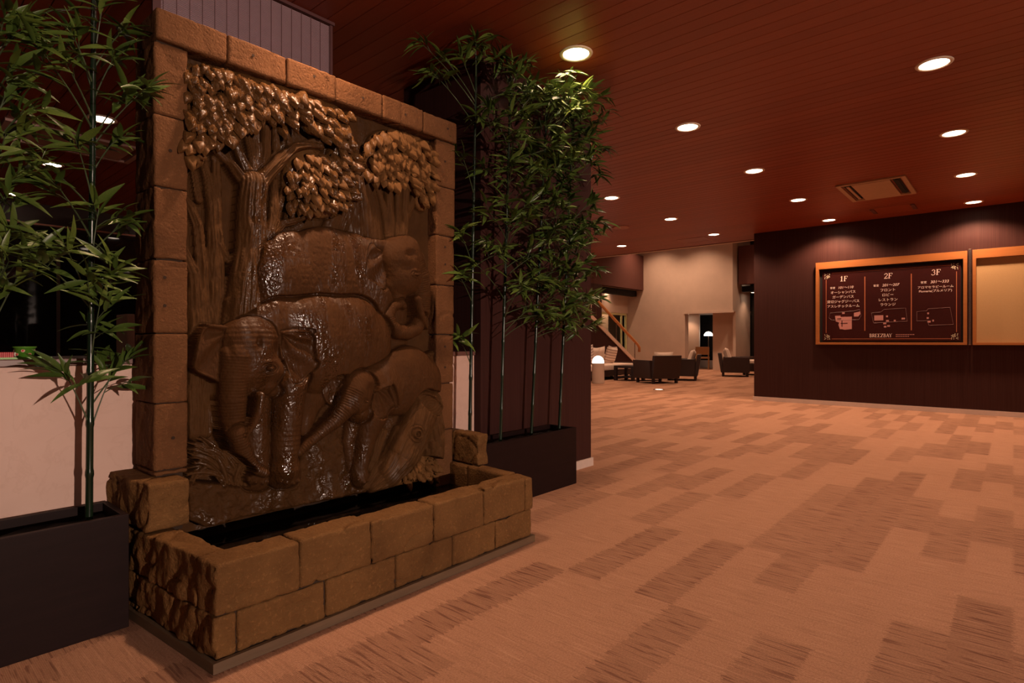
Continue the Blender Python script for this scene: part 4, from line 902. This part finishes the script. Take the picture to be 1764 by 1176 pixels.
def flat(name, pts, mat):
    bm = bmesh.new(); a = [bm.verts.new((FXX-.0012, gy(Y), gz(z))) for Y, z in pts]; c_ = [bm.verts.new((FXX-.0002, gy(Y), gz(z))) for Y, z in pts]; bm.faces.new(a); bm.faces.new(c_[::-1])
    for k in range(len(a)): bm.faces.new((a[k], c_[k], c_[(k+1) % len(a)], a[(k+1) % len(a)]))
    return bm_obj(name, bm, mat, gb)
def outline(pts, mat=None):
    bm = bmesh.new()
    for (a, b_), (c_, d_) in zip(pts, pts[1:]+pts[:1]): tube(bm, [(FXX-.001, gy(a), gz(b_)), (FXX-.001, gy(c_), gz(d_))], .0022, 4)
    bm_obj('plan_outline', bm, mat or M['ink_dim'], gb)
outline([(2.27, 1.52), (1.93, 1.54), (1.85, 1.56), (1.83, 1.46), (1.86, 1.40), (2.25, 1.40), (2.29, 1.44)]); outline([(1.69, 1.50), (1.56, 1.51), (1.52, 1.55), (1.24, 1.56), (1.22, 1.36), (1.66, 1.34)]); outline([(1.10, 1.50), (.98, 1.51), (.96, 1.54), (.70, 1.55), (.66, 1.30), (.95, 1.29), (.97, 1.36), (1.10, 1.36)])
flat('plan_area', [(2.20, 1.47), (2.12, 1.47), (2.12, 1.45), (1.96, 1.45), (1.96, 1.25), (2.06, 1.24), (2.10, 1.25), (2.13, 1.25), (2.15, 1.32), (2.14, 1.36), (2.19, 1.38)], M['ink_plan'])
flat('plan_area', [(1.93, 1.51), (1.84, 1.53), (1.84, 1.49), (1.87, 1.45), (1.93, 1.45)], M['ink_plan']); flat('plan_area', [(1.65, 1.46), (1.53, 1.46), (1.53, 1.38), (1.65, 1.38)], M['ink_plan'])
for (Y, z, w_) in ((1.51, 1.33, .02), (1.475, 1.37, .018), (1.46, 1.29, .018), (1.505, 1.28, .016), (1.48, 1.44, .012), (1.38, 1.37, .012), (1.27, 1.40, .022), (.96, 1.47, .010), (.965, 1.40, .012), (.95, 1.345, .02), (.90, 1.36, .010), (2.08, 1.51, .018)): flat('plan_area', [(Y+w_, z-.012), (Y-w_, z-.012), (Y-w_, z+.014), (Y+w_, z+.014)], M['ink_plan'])
for (Y, z, w_, h_) in ((2.10, 1.34, .006, .05), (2.07, 1.345, .05, .006), (2.14, 1.42, .03, .006)): flat('plan_mark', [(Y+w_, z-h_), (Y-w_, z-h_), (Y-w_, z+h_), (Y+w_, z+h_)], M['board']).location.x -= .0012
# leafy corner ornaments
def ornament(Yc, zc, sy, sz):
    bm = bmesh.new()
    for k in range(5):
        a = R(18+72*k); ln_ = .026
        c0 = Vector((0, 0)); dr = Vector((math.cos(a), math.sin(a))); nn = Vector((-dr.y, dr.x)); q = [dr*.006, dr*.016+nn*.008, dr*ln_, dr*.016-nn*.008]
        bm.faces.new([bm.verts.new((FXX-.0012, gy(Yc)+(p_.x-.010)*sy, gz(zc)+(p_.y-.008)*sz)) for p_ in q])
    for (cx, cy, a0) in ((.020, .028, 50), (.034, .012, 15), (.030, -.016, -30), (-.010, .036, 95), (-.034, .020, 150), (-.036, -.012, 200), (.004, -.036, 260), (.034, -.036, 310), (.036, .036, 45), (-.036, .038, 130)):
        dr = Vector((math.cos(R(a0)), math.sin(R(a0)))); nn = Vector((-dr.y, dr.x)); c0 = Vector((cx, cy)); q = [c0-dr*.010, c0+nn*.0045, c0+dr*.011, c0-nn*.0045]
        bm.faces.new([bm.verts.new((FXX-.0012, gy(Yc)+p_.x*sy, gz(zc)+p_.y*sz)) for p_ in q])
    bm_obj('corner_ornament', bm, M['ornament'], gb)
ornament(2.315, 2.125, 1, 1); ornament(.645, 2.145, -1, 1); ornament(2.315, 1.125, 1, -1); ornament(.645, 1.125, -1, -1)
bb = empty('notice_board', (SX, -.3, 1.0), label='empty beige notice board in a wooden frame at the right edge', cat='notice board')
def hb(name, Ya, Yb, Za, Zb, xa, xb, mat, bev=0.0): return add_box(name, (xa, xb, Yb+.3, Ya+.3, Za-1, Zb-1), mat, bb, bev)
hb('frame_rail', .44, -1.55, 2.235, 2.36, -.075, 0, M['frame_wood'], .002); hb('frame_rail', .44, -1.55, 1.0, 1.035, -.075, 0, M['frame_wood'], .002); hb('frame_stile', .44, .40, 1.035, 2.235, -.075, 0, M['frame_wood'], .002); hb('frame_stile', -1.5, -1.55, 1.035, 2.235, -.075, 0, M['frame_wood'], .002); hb('cloth_panel', .40, -1.5, 1.035, 2.235, -.02, 0, M['board_beige'])
tag(add_box('metal_strip', (SX-.082, SX-.0, .455, .485, 1.0, 2.375), M['steel'], bev=.004), 'slim upright steel strip between guide board and notice board', 'strip')

# ------------------------------------------------------------------ LOUNGE beyond the lobby
struct('wall_atrium_left', (11.2, 17.45, 11.0, 11.3, 0, 3.07), M['pinstripe'], 'dark plum wall left of the lounge window, behind the stair')
struct('wall_gallery_fascia', (11.2, 20.5, 11.0, 11.25, 3.07, 4.42), M['fascia'], 'brown gallery fascia at upper left of the lounge')
struct('trim_1', (16.4, 20.5, 11.3, 11.5, 2.84, 3.05), M['black'], 'dark beam under the brown gallery fascia')
struct('ceiling_gallery', (11.2, 20.5, 11.3, 13.5, 3.07, 3.15), M['lines_cream'], 'pale soffit below the gallery')
struct('ceiling_atrium', (11.2, 24, 1.5, 14, 5.2, 5.3), M['lines_cream'], 'high pale ceiling over the lounge')
struct('wall_header', (11.2, 11.35, 1.5, 14, CEIL, 5.2), M['lines_cream'], 'pale wall above the edge of the wooden ceiling')
struct('trim_2', (11.185, 11.2, 3.4, 10.3, CEIL-.006, CEIL+.03), M['blind_dark'], 'dark edge strip where the wooden ceiling ends')
struct('wall_lounge', (20.5, 20.8, 9.28, 11.8, 0, 5.2), M['lines_cream'], 'cream plaster feature wall at the back of the lounge')
struct('wall_lounge_header', (20.5, 20.8, 7.5, 9.28, 2.12, 5.2), M['lines_cream'], 'cream plaster wall above the recessed opening')
struct('trim_3', (20.47, 20.5, 7.46, 9.31, 2.08, 2.16), M['lines_cream'], 'thin cream lintel over the recessed opening')
struct('wall_lounge_side', (20.8, 22.3, 7.5, 7.6, 0, 5.2), M['lines_cream'], 'cream return wall right of the opening')
struct('wall_lounge_pier', (21.0, 21.3, 7.6, 8.42, 0, 2.12), M['lines_cream'], 'cream pier inside the recessed opening')
struct('wall_recess', (21.6, 21.7, 9.20, 10.3, 0, 2.12), M['lines_cream'], 'spot-lit cream wall inside the recessed opening')
struct('ceiling_recess', (20.8, 23.9, 7.6, 10.3, 2.12, 2.2), M['lines_cream'], 'low ceiling inside the recess')
struct('wall_far_end', (23.9, 24.0, 1.5, 14, 0, 5.2), M['dark_wall'], 'dark end wall beyond the lounge windows')
struct('wall_window_side', (17.45, 20.5, 12.9, 13.0, 0, 3.07), M['lines_cream'], 'cream wall of the lit room behind the lounge window')
struct('wall_atrium_back', (11.2, 24, 13.9, 14.0, 0, 5.2), M['lines_cream'], 'pale far wall of the atrium')
struct('wall_atrium_front', (11.2, 24, 1.4, 1.5, 0, 5.2), M['lines_cream'], 'pale near wall of the atrium')
struct('wall_fascia_right', (20.9, 21.2, 4.5, 7.44, 3.10, 4.47), M['fascia'], 'brown fascia at upper right of the lounge')
struct('trim_4', (21.25, 21.45, 4.5, 7.44, 2.86, 3.06), M['black'], 'dark beam under the right brown fascia')
struct('window_3', (22.28, 22.32, 4.5, 7.46, .05, 2.86), M['dglass'], 'tall dark lounge window at the right, beside the plum wall')
struct('wall_window_pier', (17.45, 18.55, 11.70, 11.80, 0, 3.07), M['pinstripe'], 'dark plum wall strip left of the lounge window')
struct('wall_over_window', (18.55, 20.5, 11.70, 11.80, 2.17, 3.07), M['lines_cream'], 'cream wall above the lounge window')
w1 = empty('window_1', (19.5, 11.72, 0), label='interior window with pale yellow-green frame behind the stair', cat='window', kind='structure')
for bq in ((-.95, .95, .0, .06, 2.09, 2.17), (-.95, -.88, 0, .06, .1, 2.09), (.88, .97, 0, .06, .1, 2.09), (.55, .60, 0, .06, .1, 2.09)): add_box('window_frame', bq, M['lit_frame'], w1)
add_box('pane', (-.88, .88, .025, .035, .1, 2.09), M['pane'], w1)
struct('column', (19.3, 20.0, 12.3, 12.6, 0, 3.07), M['lines_cream'], 'cream column seen through the lounge window')
w2 = tag(add_box('window_4', (22.6, 22.64, 7.6, 10.2, .3, 2.12), M['dglass']), 'dark night window inside the recessed opening', 'window', None, 'structure')
struct('wall_sill', (22.5, 22.7, 7.6, 10.2, 0, .3), M['lines_cream'], 'low cream sill below the recessed window')
# stairs
stt = empty('staircase', (14.2, 9.3, 0), label='staircase with orange wooden handrail behind the sofa', cat='staircase')
def sl(x): return 1.86-(x-14.2)*.54
bm = bmesh.new(); q = [(-1.7, sl(12.5)), (3.15, sl(17.35)), (3.15, sl(17.35)-.13), (-1.7, sl(12.5)-.15)]
f = [bm.verts.new((a, yy, b_)) for yy in (0, .07) for a, b_ in q]
for fc in ((0, 1, 2, 3), (7, 6, 5, 4), (0, 4, 5, 1), (1, 5, 6, 2), (2, 6, 7, 3), (3, 7, 4, 0)): bm.faces.new([f[i] for i in fc])
bm_obj('stringer', bm, M['pale_wood'], stt)
bm = bmesh.new(); q = [(-1.7, sl(12.5)-.16), (3.05, sl(17.25)-.14), (3.05, 0), (-1.7, 0)]; f = [bm.verts.new((a, yy, b_)) for yy in (.02, .06) for a, b_ in q]
for fc in ((0, 1, 2, 3), (7, 6, 5, 4), (0, 4, 5, 1), (1, 5, 6, 2), (2, 6, 7, 3), (3, 7, 4, 0)): bm.faces.new([f[i] for i in fc])
bm_obj('side_panel', bm, M['pinstripe'], stt)
bm = bmesh.new(); tube(bm, [(-1.7, .035, sl(12.5)+.60), (2.8, .035, sl(17.0)+.60), (2.92, .035, sl(17.0)+.50), (2.90, .035, sl(17.0)+.36)], .045, 10); bm_obj('handrail', bm, M['rail_wood'], stt, smooth=True)
for k in range(4): add_box('baluster', (2.6-k*1.15, 2.62-k*1.15, .025, .045, sl(16.8-k*1.15)-.02, sl(16.8-k*1.15)+.60), M['steel'], stt)
for k in range(15):
    x = 3.05-k*.31; z = .0+.168*(k+1)
    add_box('tread', (x-.31, x, .08, 1.3, z-.04, z), M['pale_wood'], stt); add_box('riser', (x-.02, x, .08, 1.3, z-.168, z-.04), M['dark_wood'], stt)
tag(add_box('newel_post', (14.02, 14.22, 9.30, 9.36, 1.95, 2.22), M['lines_cream'], bev=.03), 'pale rounded newel cap at the left end of the stringer', 'post')
# furniture
def cushion(name, w, h, t_, mat, loc, rot, label, cat='cushion', group=None):
    V = []; F = []; n = 10
    for sgn in (1, -1):
        for i in range(n+1):
            for j in range(n+1):
                a, b_ = i/n*2-1, j/n*2-1; e = (1-a**4)*(1-b_**4); pin = 1-.10*(a*a*b_*b_ < .4)*(max(abs(a), abs(b_)))**3
                V.append((a*w/2*(1-.07*(1-b_*b_)), sgn*t_/2*e**.45, b_*h/2*(1-.07*(1-a*a))))
    m = (n+1)**2
    for s in (0, 1):
        for i in range(n):
            for j in range(n): q = [s*m+i*(n+1)+j, s*m+(i+1)*(n+1)+j, s*m+(i+1)*(n+1)+j+1, s*m+i*(n+1)+j+1]; F.append(q if s else q[::-1])
    o = mesh_obj(name, V, F, mat, None, loc, True); o.rotation_euler = rot; return tag(o, label, cat, group)
def armchair(loc, rz, label):
    r = empty('armchair', loc, rz, label=label, cat='armchair', group='dark rattan armchairs in the lounge')     # faces local +y
    add_box('seat_base', (-.36, .36, -.33, .36, .12, .36), M['rattan'], r, .01)
    bm = bmesh.new(); vs = box(bm, -.40, .40, -.42, -.32, .12, .70, .012)
    for v in bm.verts: v.co.y -= (v.co.z-.12)*.16
    bm_obj('backrest', bm, M['rattan'], r)
    for s in (-1, 1):
        bm = bmesh.new(); box(bm, s*.38-.045, s*.38+.045, -.36, .38, .12, .58, .012)
        for v in bm.verts: v.co.x += s*(v.co.z-.12)*.08
        bm_obj('armrest', bm, M['rattan'], r)
    for sx in (-.34, .34):
        for sy in (-.36, .32): add_box('leg', (sx-.03, sx+.03, sy-.03, sy+.03, 0, .12), M['dark_wood'], r)
    add_box('stretcher', (-.34, .34, .31, .33, .02, .05), M['dark_wood'], r)
    bm = bmesh.new(); box(bm, -.33, .33, -.30, .36, .36, .48, .03); bm_obj('seat_cushion', bm, M['cushion'], r, smooth=True); return r
def on(loc, rz, lx, ly, lz): c_, s_ = math.cos(rz), math.sin(rz); return (loc[0]+lx*c_-ly*s_, loc[1]+lx*s_+ly*c_, lz)
A = ((13.50, 6.88, 0), R(62-90)); armchair(*A, 'dark rattan armchair with its back to us, nearest in the lounge')
cushion('cushion', .58, .42, .17, M['cushion'], on(*A, 0, -.27, .585), (R(14), 0, A[1]), 'cream cushion rising behind the nearest armchair back')
B = ((14.95, 6.86, 0), R(112-90)); armchair(*B, 'dark rattan armchair in profile, directly right of the nearest one')
cushion('cushion', .50, .44, .17, M['cushion'], on(*B, 0, -.26, .62), (R(18), 0, B[1]), 'cream cushion slanting in the profile armchair')
Cc = ((17.62, 6.35, 0), R(-70-90)); armchair(*Cc, 'dark rattan armchair beside the plum wall edge, facing right')
cushion('cushion', .50, .46, .18, M['cushion'], on(*Cc, 0, -.24, .64), (R(18), 0, Cc[1]), 'cream cushion leaning in the armchair by the plum wall')
D = ((18.6, 5.95, 0), R(70)); armchair(*D, 'dark rattan armchair half hidden by the plum wall edge')
cushion('cushion', .62, .46, .18, M['cushion'], on(*D, 0, -.24, .66), (R(16), 0, D[1]), 'wide cream cushion half hidden by the plum wall edge')
sf = empty('sofa', (13.75, 8.75, 0), label='long cream sofa on dark base against the stair', cat='sofa')
add_box('base', (-1.3, 1.3, -.40, .40, .10, .26), M['rattan'], sf, .01); add_box('seat_cushion', (-1.22, 1.22, -.42, .30, .26, .42), M['cushion'], sf, .04); add_box('backrest', (-1.3, 1.3, .30, .42, .26, .68), M['cushion'], sf, .03)
for s in (-1, 1): add_box('armrest', (s*1.3-.06, s*1.3+.06, -.38, .40, .12, .44), M['rattan'], sf, .02)
for sx in (-1.2, 1.2):
    for sy in (-.33, .33): add_box('leg', (sx-.035, sx+.035, sy-.035, sy+.035, 0, .10), M['dark_wood'], sf)
cushion('sofa_cushion', .56, .50, .20, M['striped'], (14.45, 8.80, .67), (R(14), R(4), R(6)), 'cream cushion with thin dark stripes at the right end of the sofa')
cushion('sofa_cushion', .52, .48, .19, M['cushion'], (13.85, 8.86, .66), (R(14), R(-6), R(-8)), 'plain cream cushion in the middle of the sofa')
cushion('sofa_cushion', .52, .50, .19, M['cushion'], (13.38, 8.80, .66), (R(14), R(8), R(-25)), 'plain cream cushion tilted against the middle sofa cushion')
cushion('sofa_cushion', .54, .52, .20, M['striped'], (12.95, 8.70, .67), (R(14), R(-12), R(-50)), 'striped cushion at the left end of the sofa above the globe lamp')
ct = empty('coffee_table', (13.85, 7.85, 0), label='low dark wooden coffee table in front of the sofa', cat='table')
add_box('tabletop', (-.32, .32, -.30, .30, .34, .40), M['dark_wood'], ct, .006); add_box('shelf', (-.29, .29, -.27, .27, .08, .11), M['dark_wood'], ct, .004)
for sx in (-.28, .28):
    for sy in (-.26, .26): add_box('leg', (sx-.04, sx+.04, sy-.04, sy+.04, 0, .34), M['dark_wood'], ct)
lp = empty('globe_lamp', (12.30, 7.86, 0), label='cylindrical pale floor lamp topped by a glowing white dome', cat='lamp')
bm = bmesh.new(); lathe(bm, [(.150, 0), (.155, .02), (.155, .49), (.15, .51)], 32); bm_obj('pedestal', bm, M['lines_cream'], lp, smooth=False)
bm = bmesh.new(); lathe(bm, [(.150, .51), (.147, .56), (.125, .62), (.09, .66), (.045, .685), (.005, .69)], 32); bm_obj('dome', bm, M['globe'], lp, smooth=True)
ul = empty('floor_uplight', (11.54, 5.82, 0), label='small round glowing light set in the carpet before the lounge', cat='floor light')
bm = bmesh.new(); lathe(bm, [(.125, .0), (.12, .006), (.085, .008), (.08, .0)], 28, close=False); bm_obj('rim', bm, M['steel'], ul, smooth=True); bm = bmesh.new(); lathe(bm, [(.082, .001), (.08, .006)], 28); bm_obj('lens', bm, M['white_glow'], ul)
fl = empty('floor_lamp', (21.9, 8.95, 0), label='slim floor lamp with white dome shade inside the recessed opening', cat='lamp')
bm = bmesh.new(); lathe(bm, [(.12, 0), (.12, .02), (.015, .03), (.012, 1.30)], 16); bm_obj('pole', bm, M['steel'], fl); bm = bmesh.new(); lathe(bm, [(.17, 1.27), (.16, 1.33), (.11, 1.40), (.04, 1.43), (.01, 1.435)], 24); bm_obj('shade', bm, M['globe'], fl, smooth=True)
def wchair(loc, rz, label):
    r = empty('wooden_chair', loc, rz, label=label, cat='chair'); add_box('seat', (-.25, .25, -.25, .25, .40, .46), M['chair_wood'], r, .01); add_box('backrest', (-.25, .25, -.27, -.22, .55, .85), M['chair_wood'], r, .01)
    for sx in (-.22, .22):
        add_box('leg', (sx-.02, sx+.02, .20, .24, 0, .40), M['chair_wood'], r); add_box('leg', (sx-.02, sx+.02, -.26, -.22, 0, .85), M['chair_wood'], r)
wchair((21.9, 8.35, 0), R(60), 'honey wooden chair in the recessed opening, right one'); wchair((21.35, 8.95, 0), R(-70), 'honey wooden chair in the recessed opening, left one beside the lamp')
# lounge lamps; the high ceiling ones are unseen, added to light the lounge
for i, (x, y, z, w, lb) in enumerate(((13.2, 5.2, 5.19, 1, 'added unseen downlight in the high lounge ceiling, near left'), (16.2, 5.2, 5.19, 1, 'added unseen downlight in the high lounge ceiling, near right'), (13.4, 8.2, 5.19, 1, 'added unseen downlight in the high lounge ceiling over the sofa'), (16.4, 8.2, 5.19, 1, 'added unseen downlight in the high lounge ceiling over the stair'), (19.3, 8.6, 5.19, 1.1, 'added unseen downlight in the high lounge ceiling before the cream wall'), (19.4, 10.2, 5.19, 1.0, 'added unseen downlight in the high lounge ceiling by the gallery'), (19.6, 6.0, 5.19, .9, 'added unseen downlight in the high lounge ceiling by the right fascia'),
        (21.28, 9.55, 2.115, .16, 'small downlight washing the recessed cream wall'), (21.6, 7.15, 2.84, .10, 'small downlight beside the right cream return wall'), (18.9, 11.58, 3.065, .10, 'small downlight under the gallery soffit'), (19.7, 12.05, 3.065, .4, 'small downlight inside the room behind the lounge window'))):
    o = copy_tree(dl0)
    for ch in list(o.children):
        if ch.type == 'LIGHT': bpy.data.objects.remove(ch)
    o.location = (x, y, z); o['label'] = lb
    spot('spot_lamp', (0, 0, -.012), ATR_W*w, 120 if w > .5 else 110, .8, .06, WARM, o)
